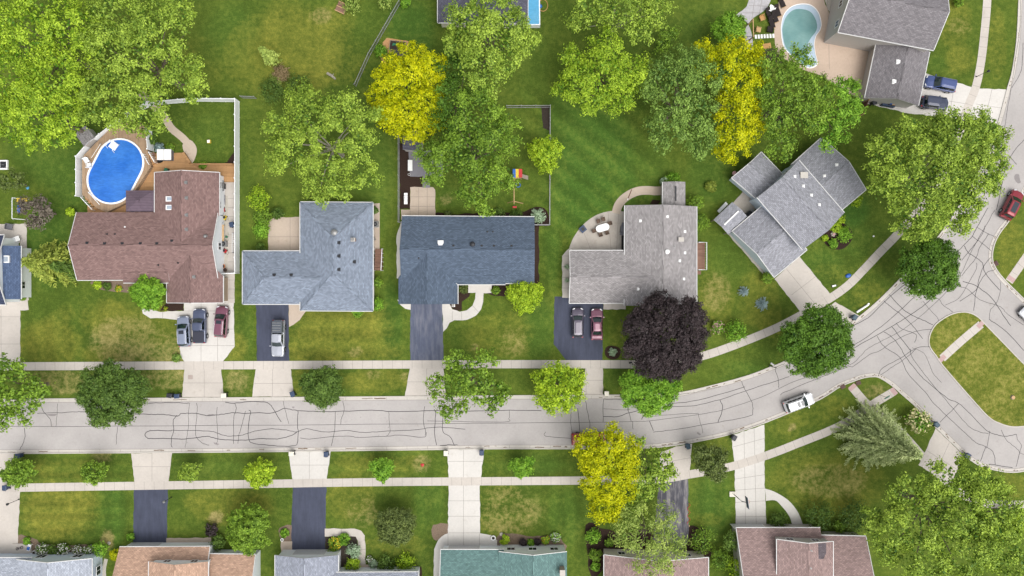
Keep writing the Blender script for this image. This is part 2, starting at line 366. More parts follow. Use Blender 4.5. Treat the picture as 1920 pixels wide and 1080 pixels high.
def build_ground():
    fx = np.arange(-90, 90.01, .5); fy = np.arange(-56, 56.01, .5)
    xs = np.concatenate(([-3000, -900, -300, -140], fx, [140, 300, 900, 3000])); ys = np.concatenate(([-3000, -900, -300, -120], fy, [120, 300, 900, 3000]))
    X, Y = np.meshgrid(xs, ys); nx, ny = len(xs), len(ys)
    co = np.stack([X, Y, np.zeros_like(X)], -1).reshape(-1, 3)
    idx = np.arange(nx * ny).reshape(ny, nx)
    q = np.stack([idx[:-1, :-1], idx[:-1, 1:], idx[1:, 1:], idx[1:, :-1]], -1).reshape(-1, 4)
    me = bpy.data.meshes.new("ground"); me.vertices.add(len(co)); me.vertices.foreach_set("co", co.ravel().astype(np.float32))
    me.loops.add(q.size); me.loops.foreach_set("vertex_index", q.ravel().astype(np.int32)); me.polygons.add(len(q))
    me.polygons.foreach_set("loop_start", np.arange(0, q.size, 4, dtype=np.int32)); me.update()
    c = np.zeros((len(co), 4), np.float32); c[:, 0] = .12; c[:, 1] = .12; c[:, 3] = .5
    px = 960 + co[:, 0] * S; py = 540 - co[:, 1] * S
    rng = np.random.RandomState(5)
    wob = np.zeros(len(co))
    for k in range(10):
        a = rng.rand() * 6.28; f = .02 + .05 * rng.rand(); wob += np.sin((px * math.cos(a) + py * math.sin(a)) * f + rng.rand() * 6.28)
    wob /= 10
    for x, y, rx, ry, ch, am in LAWN:
        d = np.sqrt(((px - x) / rx) ** 2 + ((py - y) / ry) ** 2) + wob * .35
        w = np.clip(1.35 - d, 0, .7) / .7; w = w * w * (3 - 2 * w)
        i = 'dlb'.index(ch); am *= {'d': .72, 'b': .58, 'l': 1.}[ch]; c[:, i] = np.maximum(c[:, i], w * am)
        if ch != 'l': c[:, 1] *= 1 - w * am
    for x, y, rx, ry, an, per, am in STRIPE:
        m = np.clip(1.3 - np.maximum(abs(px - x) / rx, abs(py - y) / ry), 0, .4) / .4
        t = (co[:, 0] * math.cos(an) + co[:, 1] * math.sin(an)) / per + wob * .15
        c[:, 3] += m * am * .5 * np.clip(np.sin(t * math.pi * 2 / 2) * 2.0, -1, 1)
    at = me.attributes.new("lawn", 'FLOAT_COLOR', 'POINT'); at.data.foreach_set("color", np.clip(c, 0, 1).ravel())
    me.materials.append(M['grass']); o = bpy.data.objects.new("ground", me); link(o); tag(o, kind="structure")
build_ground()

# ---------------------------------------------------------------- roads, kerbs, pavements
N_EDGE = smooth([(-120,748),(0,747.5),(400,745),(700,743),(950,741),(1130,740),(1200,739),(1268,736),(1330,723),(1400,704),(1440,689),(1472,676),(1530,646),(1575,618),(1609,594),(1649,560),(1700,508),(1756,446),(1808,368),(1845,300),(1870,230),(1887,167),(1897,130),(1906,60),(1911,-70)], 5)
S_EDGE = smooth([(-120,851),(0,851),(400,848.5),(620,846),(860,843),(950,842),(1080,842),(1200,841),(1262,836),(1320,826),(1372,814),(1440,791),(1532,752),(1575,726),(1602,715),(1620,709),(1640,707),(1652,711),(1672,724),(1690,740),(1715,762),(1755,803),(1782,829),(1807,853),(1823,866),(1840,875),(1865,882),(1890,886),(1920,884),(2000,868),(2080,845)], 5)
E_EDGE = smooth([(2010,-70),(1998,60),(1965,270),(1930,345),(1895,410),(1876,436),(1865,458),(1861,482),(1866,500),(1882,522),(1920,560),(1990,628),(2080,720)], 5)
ISL = smooth([(1742,650),(1741,633),(1748,615),(1760,602),(1782,589),(1807,584),(1830,591),(1850,610),(1885,646),(1920,682),(1980,742),(2010,768),(1990,785),(1955,795),(1920,800),(1897,801),(1875,795),(1852,782),(1815,742),(1770,690),(1754,668)], 5, True)
road = MB().poly(W2(N_EDGE) + W2(E_EDGE) + W2(S_EDGE[::-1]), .004)
struct("road", road, M['road'])
def inset(path, d, closed=False):
    P = [np.array(p) for p in path]; out = []; n = len(P)
    for i in range(n):
        a = P[(i - 1) % n] if closed else P[max(i - 1, 0)]; b = P[(i + 1) % n] if closed else P[min(i + 1, n - 1)]
        t = b - a; t = t / (np.linalg.norm(t) + 1e-9); out.append(tuple(P[i] + np.array((-t[1], t[0])) * d))
    return out
kb = MB()
def kerb(path, sgn, closed=False):
    pts = W2(path)
    if closed: pts = pts + [pts[0]]
    a0 = inset(pts, 0); a1 = inset(pts, sgn * .16); a2 = inset(pts, sgn * .62)
    for i in range(len(pts) - 1):
        for z, u, v in ((.11, a0, a1), (.012, a1, a2)):
            f = [(*u[i], z), (*u[i + 1], z), (*v[i + 1], z), (*v[i], z)]; kb.face(f[::-1] if sgn < 0 else f)
        f = [(*a1[i], .11), (*a1[i + 1], .11), (*a1[i + 1], .012), (*a1[i], .012)]; kb.face(f)
        f = [(*a0[i], 0), (*a0[i + 1], 0), (*a0[i + 1], .11), (*a0[i], .11)]; kb.face(f)
    acc = 0.
    for k in range(0, len(pts) - 1):       # joints across the gutter
        L = math.dist(pts[k], pts[k + 1]); q = 3.2 - acc
        while q < L:
            t = q / L; kb.ribbon([np.array(u[k]) * (1 - t) + np.array(u[k + 1]) * t for u in (a1, a2)], .035, .0145, 1); q += 3.2
        acc = (acc + L) % 3.2
    for k in range(len(pts) - 1):          # dark seam where gutter meets carriageway
        kb.ribbon([a2[k], a2[k + 1]], .05, .0145, 1)
kerb(N_EDGE, -1); kerb(S_EDGE, 1); kerb(E_EDGE, -1)
ISLW = W2(ISL)
kerb(ISL, -1, True)
struct("kerb", kb, [M['kerb'], M['joint']])
struct("grass_island", MB().poly(W2(ISL), .06), M['grass_i'])

CR = [[(278,756),(320,755),(355,756)],[(356,756),(353,773),(354,790),(352,807),(350,823),(347,839)],[(368,756),(370,763),(369,782),(367,798),(367,815),(370,822),(380,831),(392,835)],
[(150,772),(258,776),(288,777),(307,777),(332,780),(340,775),(350,775),(367,775),(387,779),(407,778),(423,776),(437,774),(460,775),(480,774),(512,774),(532,766),(552,769),(565,770),(605,772),(645,771),(697,769),(745,772),(810,770),(880,771),(955,769),(1015,770)],
[(332,779),(325,788),(326,807),(322,820),(321,833),(323,839)],[(-60,800),(200,799),(520,797),(955,793),(1130,792),(1185,790),(1215,789),(1310,777),(1365,766),(1440,739),(1497,712),(1590,685),(1615,666),(1625,655),(1652,640),(1680,626),(1715,602),(1760,562),(1799,517),(1830,455),(1865,394)],
[(408,763),(406,773),(407,795),(408,812),(408,825),(406,832)],[(422,754),(438,756),(473,753),(498,754),(503,756),(511,764),(527,791)],[(440,756),(443,767),(439,780),(438,798),(438,832)],[(460,771),(455,793),(449,813),(446,832)],[(467,769),(470,773),(466,795),(467,825),(480,832),(520,836),(550,836),(558,830),(559,810),(558,795),(559,770)],
[(322,807),(313,808),(285,807),(273,812),(273,818),(280,822),(300,822),(340,823),(367,821),(388,818),(408,823),(433,825),(467,825),(488,822),(520,823),(545,817),(557,810)],[(322,807),(367,807),(397,809),(408,812),(423,817),(447,817),(467,812),(480,808),(510,804),(542,807),(555,810),(575,804),(610,810),(650,807),(680,811),(715,809),(780,806),(812,801),(845,802),(872,805)],
[(221,800),(219,813),(218,833)],[(70,775),(107,774),(150,772)],[(76,757),(82,772),(95,787),(96,800)],[(108,757),(107,777),(105,800)],[(45,802),(47,815),(44,830),(37,843)],[(531,752),(535,770),(542,795)],
[(629,772),(627,810),(621,836)],[(643,752),(645,770),(640,785),(639,795)],[(729,771),(730,790),(731,810),(725,817)],[(796,762),(794,790),(798,810),(797,816)],[(817,771),(815,810),(818,835)],[(831,772),(830,808),(843,818),(853,836)],[(801,789),(942,791),(954,785),(955,770)],
[(562,821),(580,823),(620,819),(655,818),(675,820),(725,818),(750,816),(792,820),(799,815),(799,810)],[(825,836),(840,834),(858,834)],[(1098,752),(1101,770),(1106,795),(1106,812)],[(1071,770),(1070,793),(1073,812)],[(1083,765),(1087,808)],
[(1131,791),(1131,752),(1140,749),(1170,750),(1174,757),(1184,790)],[(1131,766),(1170,769),(1182,767)],[(1131,781),(1157,781),(1180,774),(1207,769),(1203,787)],[(1257,762),(1305,760),(1350,749),(1395,734),(1440,719),(1480,706)],[(1260,756),(1310,750),(1397,725)],[(1270,740),(1305,735),(1352,724)],
[(1215,784),(1230,780),(1302,775),(1310,782),(1318,812)],[(1390,715),(1397,730),(1410,755),(1411,772),(1405,780),(1345,792),(1260,806),(1225,810)],[(1349,749),(1355,765),(1346,792)],[(1218,789),(1225,808)],[(1186,790),(1187,805)],[(1023,810),(1024,818),(1070,822)],
[(1472,682),(1454,690),(1459,710),(1460,727)],[(1464,741),(1472,735),(1540,707),(1590,688),(1600,687),(1630,665),(1650,657),(1677,639),(1715,622),(1750,617)],[(1595,656),(1657,621),(1682,606),(1722,580),(1747,560)],[(1597,650),(1652,612),(1715,557)],[(1595,612),(1627,596),(1670,555),(1720,515)],
[(1667,552),(1690,577),(1710,591),(1730,600),(1749,609)],[(1657,564),(1670,575),(1690,590),(1712,612),(1730,635)],[(1730,564),(1740,577),(1757,595),(1759,602)],[(1752,557),(1762,562),(1767,571),(1787,585)],[(1657,622),(1672,632),(1687,650),(1697,667),(1722,700),(1740,717),(1777,747),(1797,756),(1820,777),(1850,807),(1870,815),(1884,818),(1906,814)],
[(1645,630),(1650,640),(1660,652),(1687,670),(1702,700),(1730,730),(1750,755),(1775,780),(1810,812),(1830,830),(1850,838),(1863,850),(1866,872)],[(1707,654),(1710,670),(1732,700),(1750,722),(1787,766),(1815,798),(1835,809),(1853,813)],[(1710,652),(1732,662),(1742,682),(1750,700),(1765,717)],
[(1647,705),(1655,690),(1687,672),(1720,652),(1742,650)],[(1650,704),(1675,687),(1700,670),(1717,655)],[(1672,612),(1707,657)],[(1680,606),(1692,617),(1717,627),(1715,642)],[(1762,792),(1797,757)],[(1855,599),(1857,582),(1870,565),(1876,540),(1875,528)],
[(1805,528),(1830,536),(1860,560),(1885,597),(1895,611)],[(1793,538),(1812,541),(1837,562),(1875,575),(1890,590),(1920,610)],[(1855,599),(1887,622),(1920,657)],[(1847,423),(1842,438),(1830,455),(1803,488)],[(1852,390),(1832,426),(1823,443),(1808,459),(1795,473)],[(1832,426),(1852,438),(1867,444)],[(1822,443),(1840,455),(1859,471)],
[(1854,438),(1837,464),(1830,483),(1803,517)],[(1808,461),(1816,474),(1830,483),(1842,493),(1847,511),(1874,544)],[(1858,482),(1844,500),(1835,524),(1830,544),(1799,565)],[(1864,507),(1849,512),(1835,534),(1829,553),(1826,582)],[(1831,493),(1830,505),(1815,532),(1799,558),(1772,572)],
[(1918,80),(1915,130),(1897,165)],[(1913,-40),(1912,50),(1905,100),(1898,150),(1885,230),(1875,300)],[(1920,262),(1896,292),(1880,330),(1865,345)],[(1890,290),(1906,308)],[(1850,840),(1856,808)],[(1838,865),(1848,838)],[(1877,806),(1887,825),(1905,840),(1911,850),(1905,875)],[(1854,870),(1898,877)],[(1906,814),(1908,825),(1915,835),(1912,848),(1920,852)],[(1868,394),(1880,340)]]
ck = MB(); rc = random.Random(3)
for i, line in enumerate(CR):
    p = smooth(line, 5); q = [(x + rc.uniform(-.5, .5), y + rc.uniform(-.5, .5)) for x, y in p]
    ck.ribbon(W2(q), rc.uniform(.05, .095), .0165)
db = MB()
for path, sg in ((N_EDGE, -1), (S_EDGE, 1), (E_EDGE, -1)):
    g = inset(W2(path), sg * .36)
    for i in range(len(g) - 1):
        if rc.random() < .5: continue
        a, b = np.array(g[i]), np.array(g[i + 1]); L = np.linalg.norm(b - a); t0 = rc.random() * .8; t1 = min(1, t0 + rc.uniform(.4, 2.2) / max(L, .1))
        o = np.array((rc.uniform(-.1, .1), rc.uniform(-.1, .1))); k = [a + (b - a) * (t0 + (t1 - t0) * j / 4) + np.array((rc.uniform(-.04, .04), rc.uniform(-.04, .04))) + o for j in range(5)]
        db.ribbon(k, rc.uniform(.05, .16), .0175)
struct("gutter_debris", db, plain('leaf_litter', (128,108,92), .7, .95, .1, 0, .4, 6))
sn = MB()
for x, y, rx, ry, an in ((1908,335,5,11,-.3),(1310,813,4,2,.6),(1270,838,5,1.6,0),(396,778,7,2,0),(98,778,9,2.5,0),(1240,832,4,1.6,.2),(405,832,5,2,.3),(550,764,2.2,2.2,0),(1716,500,3,2,.5),(1795,700,4,2,.4)):
    sn.poly(W2([(x + rx * math.cos(q) * (1 + .25 * math.sin(3 * q + x)) * math.cos(an) - ry * math.sin(q) * math.sin(an), y + rx * math.cos(q) * math.sin(an) + ry * math.sin(q) * (1 + .2 * math.cos(2 * q)) * math.cos(an)) for q in np.linspace(0, 6.283, 18, endpoint=False)]), .0062)
struct("road_stain", sn, concrete('stained_road', (158,152,152), .7, .15))
struct("utility_cover", MB().poly(W2([(352.5,703),(361.5,703),(361.5,711),(352.5,711)]), .0135), concrete('cover_concrete', (192,178,170), .7, .15))
struct("road_crack_sealant", ck, M['seal'])

def strip_px(name, path, w, z, mat, joint=1.55):
    p = W2(smooth(path, 6)); m = MB().ribbon(p, w, z)
    acc = 0.
    for i in range(len(p) - 1):
        a, b = np.array(p[i]), np.array(p[i + 1]); L = np.linalg.norm(b - a); t = (b - a) / (L + 1e-9); nn = np.array((-t[1], t[0])) * w / 2
        s0 = joint - acc
        while joint and s0 < L:
            c = a + t * s0; m.ribbon([c - nn, c + nn], .035, z + .003, 1); s0 += joint
        acc = (acc + L) % joint if joint else 0
    return struct(name, m, [mat, M['joint']])
NWALK = [(-120,687),(0,687),(400,685),(900,683),(1130,683),(1220,682),(1290,673),(1345,659),(1440,622),(1500,592),(1555,560),(1590,535),(1620,505),(1650,473),(1682,440),(1730,385),(1770,320),(1798,250),(1815,200),(1830,162),(1840,112),(1847,50),(1851,0),(1853,-70)]
SWALK = [(-120,916),(0,915),(60,914),(250,911),(480,907.5),(700,904),(960,902),(1085,901),(1180,899.5),(1247,897),(1290,890),(1370,875),(1440,853),(1502,829),(1552,809),(1590,790),(1630,762),(1676,734)]
strip_px("sidewalk", NWALK, 1.28, .016, M['walk']); strip_px("sidewalk", SWALK, 1.28, .016, M['walk'])
strip_px("sidewalk", [(1597,725),(1630,762),(1690,812),(1740,868),(1790,918),(1840,941),(1880,946),(1990,945)], 1.28, .0195, M['walk'])
strip_px("sidewalk", [(1766,672),(1800,641),(1839,608)], 1.25, .075, M['walk'])
strip_px("sidewalk", [(1892,528),(1920,488),(1960,430)], 1.28, .016, M['walk'])
tp = MB()
for x, y, a in ((1766,672,135),(1838,608.5,135),(1598,726,-50),(1676,734,40),(1896,523,55)):
    tp.box((*W2([(x, y)])[0], .077 if x in (1766, 1838) else .02), (.7, 1.2, .012), R(a))
struct("tactile_paving", tp, M['tactile'])

def pave(name, poly, mat, z=.008, joints=(), jm='joint', sm=0):
    pts = W2(smooth(poly, sm, True) if sm else poly); q = []; rr = random.Random(len(poly) + int(pts[0][0] * 10))
    for i in range(len(pts)):
        a, b = np.array(pts[i]), np.array(pts[(i + 1) % len(pts)]); n = max(1, int(np.linalg.norm(b - a) / .6))
        amp = .07 if 'bed' not in name else .13
        for k in range(n): q.append(tuple(a + (b - a) * k / n + np.array((rr.uniform(-amp, amp), rr.uniform(-amp, amp))) * (k > 0)))
    pts = q; m = MB().poly(pts, z)
    for a, b in joints: m.ribbon(W2([a, b]), .045, z + .0025, 1)
    return struct(name, m, [M[mat], M[jm]])
def grid(x0, y0, x1, y1, xs, ys): return [((x, y0), (x, y1)) for x in xs] + [((x0, y), (x1, y)) for y in ys]
pave("driveway", [(-60,562),(52,562),(54,581),(38,582),(38,682),(-60,682)], 'drive', joints=grid(-60,580,38,682,[2],[594,645]))
pave("garden_path", [(38,455),(50,455),(54,563),(40,563)], 'drive', .0115)
pave("patio", [(-30,420),(50,420),(50,456),(-30,456)], 'drive', .008)
pave("driveway", [(345,562),(438,562),(440,650),(416,680),(347,680),(338,668),(336,600),(310,597),(282,597),(268,588),(265,576),(270,570),(280,580),(300,585),(345,583)], 'newconc', joints=grid(345,562,439,680,[377,408],[583,617,648]) + [((305,584),(305,597))])
pave("driveway_apron", [(347,688),(415,688),(419,745),(341,745)], 'walk', joints=grid(344,688,417,745,[383],[718]))
pave("side_path", [(428,340),(440,340),(440,568),(427,568)], 'walk', .012, joints=[((428, y), (440, y)) for y in range(355, 568, 17)])
pave("side_slab", [(411,337),(439,337),(439,366),(411,366)], 'walk', .0155)
pave("gravel_strip", [(411,366),(428,366),(428,568),(411,568)], 'gravel', .006)
pave("driveway", [(480,566),(541,566),(542,680),(482,680)], 'asph'); pave("driveway", [(541,566),(565,566),(574,583),(562,600),(550,609),(542,613)], 'beige', .0115)
pave("driveway_apron", [(480,690),(545,690),(551,743),(473,744)], 'drive', joints=grid(477,690,548,743,[511],[719]))
pave("driveway", [(770,562),(830,562),(831,678),(769,678)], 'asph2')
pave("garden_path", [(829,562),(842,568),(848,580),(862,584.5),(875,582),(886,573),(891,560),(892,546),(907,546),(906,565),(902,580),(892,592),(876,599.5),(852,600.5),(843,605),(838,615),(831,622)], 'newconc', .0115, joints=[((848,584),(848,601)),((865,585),(866,600)),((886,573),(897,585)),((892,548),(907,548))])
pave("garden_path", [(745,562),(770,562),(770,581),(760,579),(750,571)], 'newconc', .0115); pave("porch_slab", [(878,534),(922,534),(922,549),(878,549)], 'newconc', .15)
pave("side_path", [(752,415),(758,415),(758,522),(744,522),(744,440)], 'newconc', .0115)
pave("driveway_apron", [(769,689),(831,689),(836,742),(759,743)], 'drive', joints=grid(764,689,833,743,[800],[716]))
pave("driveway", [(1040,556),(1068,556),(1068,562),(1131,562),(1130,678),(1064,678),(1038,645)], 'asph')
pave("side_path", [(1054,480),(1062,470),(1072,462),(1075,560),(1054,558)], 'walk', .0115, joints=[((1053, y), (1068, y)) for y in (480, 500, 520, 540)]); pave("porch_slab", [(1131,565),(1173,565),(1173,580),(1131,580)], 'walk', .1)
pave("driveway_apron", [(1098,689),(1130,689),(1131,741),(1090,741)], 'drive', joints=grid(1094,689,1131,741,[1099],[713]))
pave("driveway", [(1452,523),(1499,481),(1557,552),(1504,588)], 'drive', joints=[((1475,505),(1530,572)),((1484,553),(1530,518))])
pave("driveway_apron", [(1516,600),(1566,566),(1611,592),(1577,617)], 'walk', joints=[((1541,583),(1594,605))])
pave("driveway", [(1735,137),(1826,164),(1812,224),(1700,212),(1618,192),(1624,180)], 'newconc', joints=[((1790,155),(1780,218)),((1720,180),(1820,196))])
pave("driveway_apron", [(1835,166),(1887,168),(1872,232),(1812,224)], 'newconc', .0115, joints=[((1860,167),(1846,228)),((1830,195),(1879,203))])
pave("driveway_apron", [(-60,851),(26,851),(24,909),(-60,909)], 'drive'); pave("driveway", [(-60,921),(38,921),(34,1006),(33,1060),(-60,1060)], 'drive')
pave("driveway_apron", [(246,850),(323,849),(316,906),(252,906)], 'drive', joints=grid(250,850,319,905,[285],[875]))
pave("driveway", [(251,918),(315,917),(312,1040),(250,1040)], 'asph'); pave("side_path", [(312,1009),(396,1008),(396,1040),(312,1040)], 'beige', .0115)
pave("driveway_apron", [(541,847),(620,846),(612,902),(549,902)], 'newconc', joints=grid(546,847,615,902,[580],[872]))
pave("driveway", [(549,914),(612,913),(609,1050),(545,1050)], 'asph'); pave("side_path", [(527,1015),(548,1015),(548,1050),(527,1050)], 'beige', .0115)
pave("garden_path", [(609,991),(665,991),(677,995),(684,1004),(686,1060),(672,1060),(671,1014),(667,1006),(609,1006)], 'drive', .0115, joints=[((640,991),(640,1006)),((671,1030),(686,1030))]); pave("porch_slab", [(663,1058),(696,1058),(696,1085),(663,1085)], 'beige', .1)
pave("driveway_apron", [(839,843),(908,843),(901,899),(841,899)], 'newconc', joints=grid(840,843,905,899,[869],[865]))
pave("driveway", [(841,908),(900,907),(900,1000),(922,1004),(932,1013),(934,1040),(826,1040),(825,1090),(813,1090),(814,1030),(822,1012),(834,1002),(840,1000)], 'newconc', joints=grid(841,908,900,1035,[869],[939,968,999]) + [((899,1000),(899,1036)),((840,1000),(840,1036))])
pave("driveway_apron", [(1268,837),(1298,832),(1293,884),(1236,893),(1238,848)], 'walk', joints=[((1240,868),(1296,858))])
pave("driveway", [(1236,903),(1290,897),(1291,1012),(1272,1040),(1222,1040)], 'asphworn')
J6 = [((1395,808),(1398,990)),((1414,803),(1418,990)),((1374,838),(1433,822)),((1379,898),(1434,890)),((1379,919),(1435,915)),((1379,942),(1436,939)),((1380,969),(1437,968))]
pave("driveway", [(1371,816),(1433,796),(1434,915),(1437,995),(1380,995),(1377,868)], 'newconc', .0085, joints=J6)
pave("garden_path", smooth([(1434,916),(1452,922),(1478,938),(1497,962),(1508,992)], 4) + smooth([(1487,992),(1480,968),(1462,945),(1452,938),(1436,939)], 4), 'newconc', .0115)
pave("driveway", [(1754,803),(1807,854),(1782,910),(1722,872),(1734,848)], 'drive', joints=[((1780,830),(1752,892)),((1738,845),(1794,880))])
# patios and beds
pave("patio", [(503,470),(503,422),(506,413),(513,408),(570,407),(570,475),(503,475)], 'beige', joints=grid(503,407,570,475,[544],[444]))
pave("patio", [(769,351),(812,351),(816,356),(816,412),(752,412),(752,393),(769,393)], 'beige', joints=grid(769,352,816,406,[785,801],[369,387]) + [((769,393),(769,412))])
pave("garden_path", [(792,327),(806,327),(806,352),(792,352)], 'paver', .010); pave("patio", [(766,285),(830,280),(830,331),(769,331)], 'paver', .007)
fan = smooth([(1066,500),(1066,472),(1071,455),(1078,441),(1090,425),(1104,412),(1121,402),(1140,396.5),(1156,395)], 4) + [(1176,397),(1178,475),(1075,475)]
pave("patio", fan, 'patio', joints=[((1110,474),(1090,425)),((1160,397),(1156,470)),((1140,397),(1146,470))])
strip_px("garden_path", [(1155,400),(1159,386),(1168,374),(1182,364),(1198,358),(1215,357),(1230,358),(1246,357)], 1.35, .0115, M['beige'], 0)
pave("patio", [(1393,359),(1424,383),(1402,408),(1370,386)], 'patio'); pave("gravel_strip", [(1366,440),(1376,436),(1434,506),(1430,513)], 'gravel', .006)
pave("pool_deck", smooth([(1470,-40),(1456,20),(1452,70),(1462,105),(1500,128),(1535,140)], 4) + [(1610,186),(1628,180),(1650,60),(1575,70),(1560,40),(1545,0),(1540,-40)], 'pinkdeck', .008, joints=[((1553,40),(1555,130)),((1550,-40),(1553,40))])
pave("gravel_bed", [(1540,-40),(1546,0),(1562,45),(1575,65),(1600,65),(1600,-40)], 'gravel', .006)
pave("garden_path", smooth([(1412,-20),(1400,12),(1381,28),(1392,36),(1402,44),(1410,66),(1411,92),(1400,92),(1396,60),(1404,44),(1412,34),(1430,22),(1442,8),(1448,-20)], 3, True), 'stone', .0115, joints=[((1404,10),(1440,12)),((1392,24),(1428,24)),((1416,-10),(1410,34)),((1430,-10),(1424,26))])
strip_px("garden_path", [(262,172),(285,195),(308,220),(322,241),(342,258),(353,272),(356,292)], 1.15, .0095, M['beige'], 0)
pave("patio", [(342,272),(356,262),(368,275),(368,290),(360,306),(350,296)], 'beige', .0125, sm=3)
strip_px("garden_path", [(198,1100),(195,1070),(199,1048)], .6, .0105, M['gravel'], 0)
BEDS = [([(748,268),(792,268),(792,352),(770,352),(770,392),(750,392),(748,300)],'mulch',0),([(816,404),(820,398),(850,402),(880,400),(915,398),(960,400),(985,396),(1003,388),(1020,390),(1028,402),(1028,422),(1000,424),(816,424)],'mulch',2),([(1002,418),(1011,418),(1011,532),(1000,532)],'mulch',0),
 ([(838,562),(855,560),(860,545),(880,540),(880,556),(866,566),(866,582),(852,581),(844,574)],'mulch',2),([(922,534),(950,532),(960,545),(945,556),(915,551)],'mulch',2),([(1147,648),(1161,652),(1164,662),(1158,672),(1146,674),(1136,668),(1134,658),(1138,650)],'mulch',3),
 ([(312,568),(345,568),(345,583),(300,583)],'mulch',0),([(172,527),(240,527),(250,540),(248,548),(215,547),(190,543),(176,536)],'mulchpale',2),
 ([(33,1004),(50,1006),(70,1012),(85,1022),(175,1022),(185,1026),(190,1048),(33,1048)],'mulchpale',2),
 ([(610,1006),(670,1006),(673,1070),(608,1070)],'soil',1),([(530,987),(548,985),(548,1016),(530,1016),(522,995)],'mulchpale',2),([(690,1060),(790,1062),(790,1085),(690,1085)],'mulch',0),
 ([(812,984),(840,982),(840,1000),(826,1008),(818,1014),(810,1005)],'mulchpale',2),([(934,1004),(960,1000),(1000,1006),(1030,1004),(1052,1010),(1056,1036),(930,1036)],'mulchpale',2),([(1098,984),(1112,980),(1124,990),(1160,998),(1166,1030),(1140,1052),(1110,1090),(1102,1040),(1098,1010)],'mulch',2),
 ([(1540,437),(1556,418),(1575,415),(1596,432),(1598,448),(1585,464),(1568,468),(1548,458)],'mulch',3),([(1232,385),(1218,382),(1224,374),(1240,376)],'mulch',0),
 ([(1430,90),(1452,92),(1470,120),(1425,110)],'soil',0),([(358,308),(418,306),(428,300),(439,286),(440,312),(360,316)],'mulch',2),([(1014,199),(1031,199),(1031,245),(1018,240)],'soil',0),([(1180,1000),(1300,985),(1330,1010),(1320,1060),(1180,1060)],'mulch',2)]
for poly, mt, sm in BEDS: pave("flower_bed", poly, mt, .0052, sm=sm)
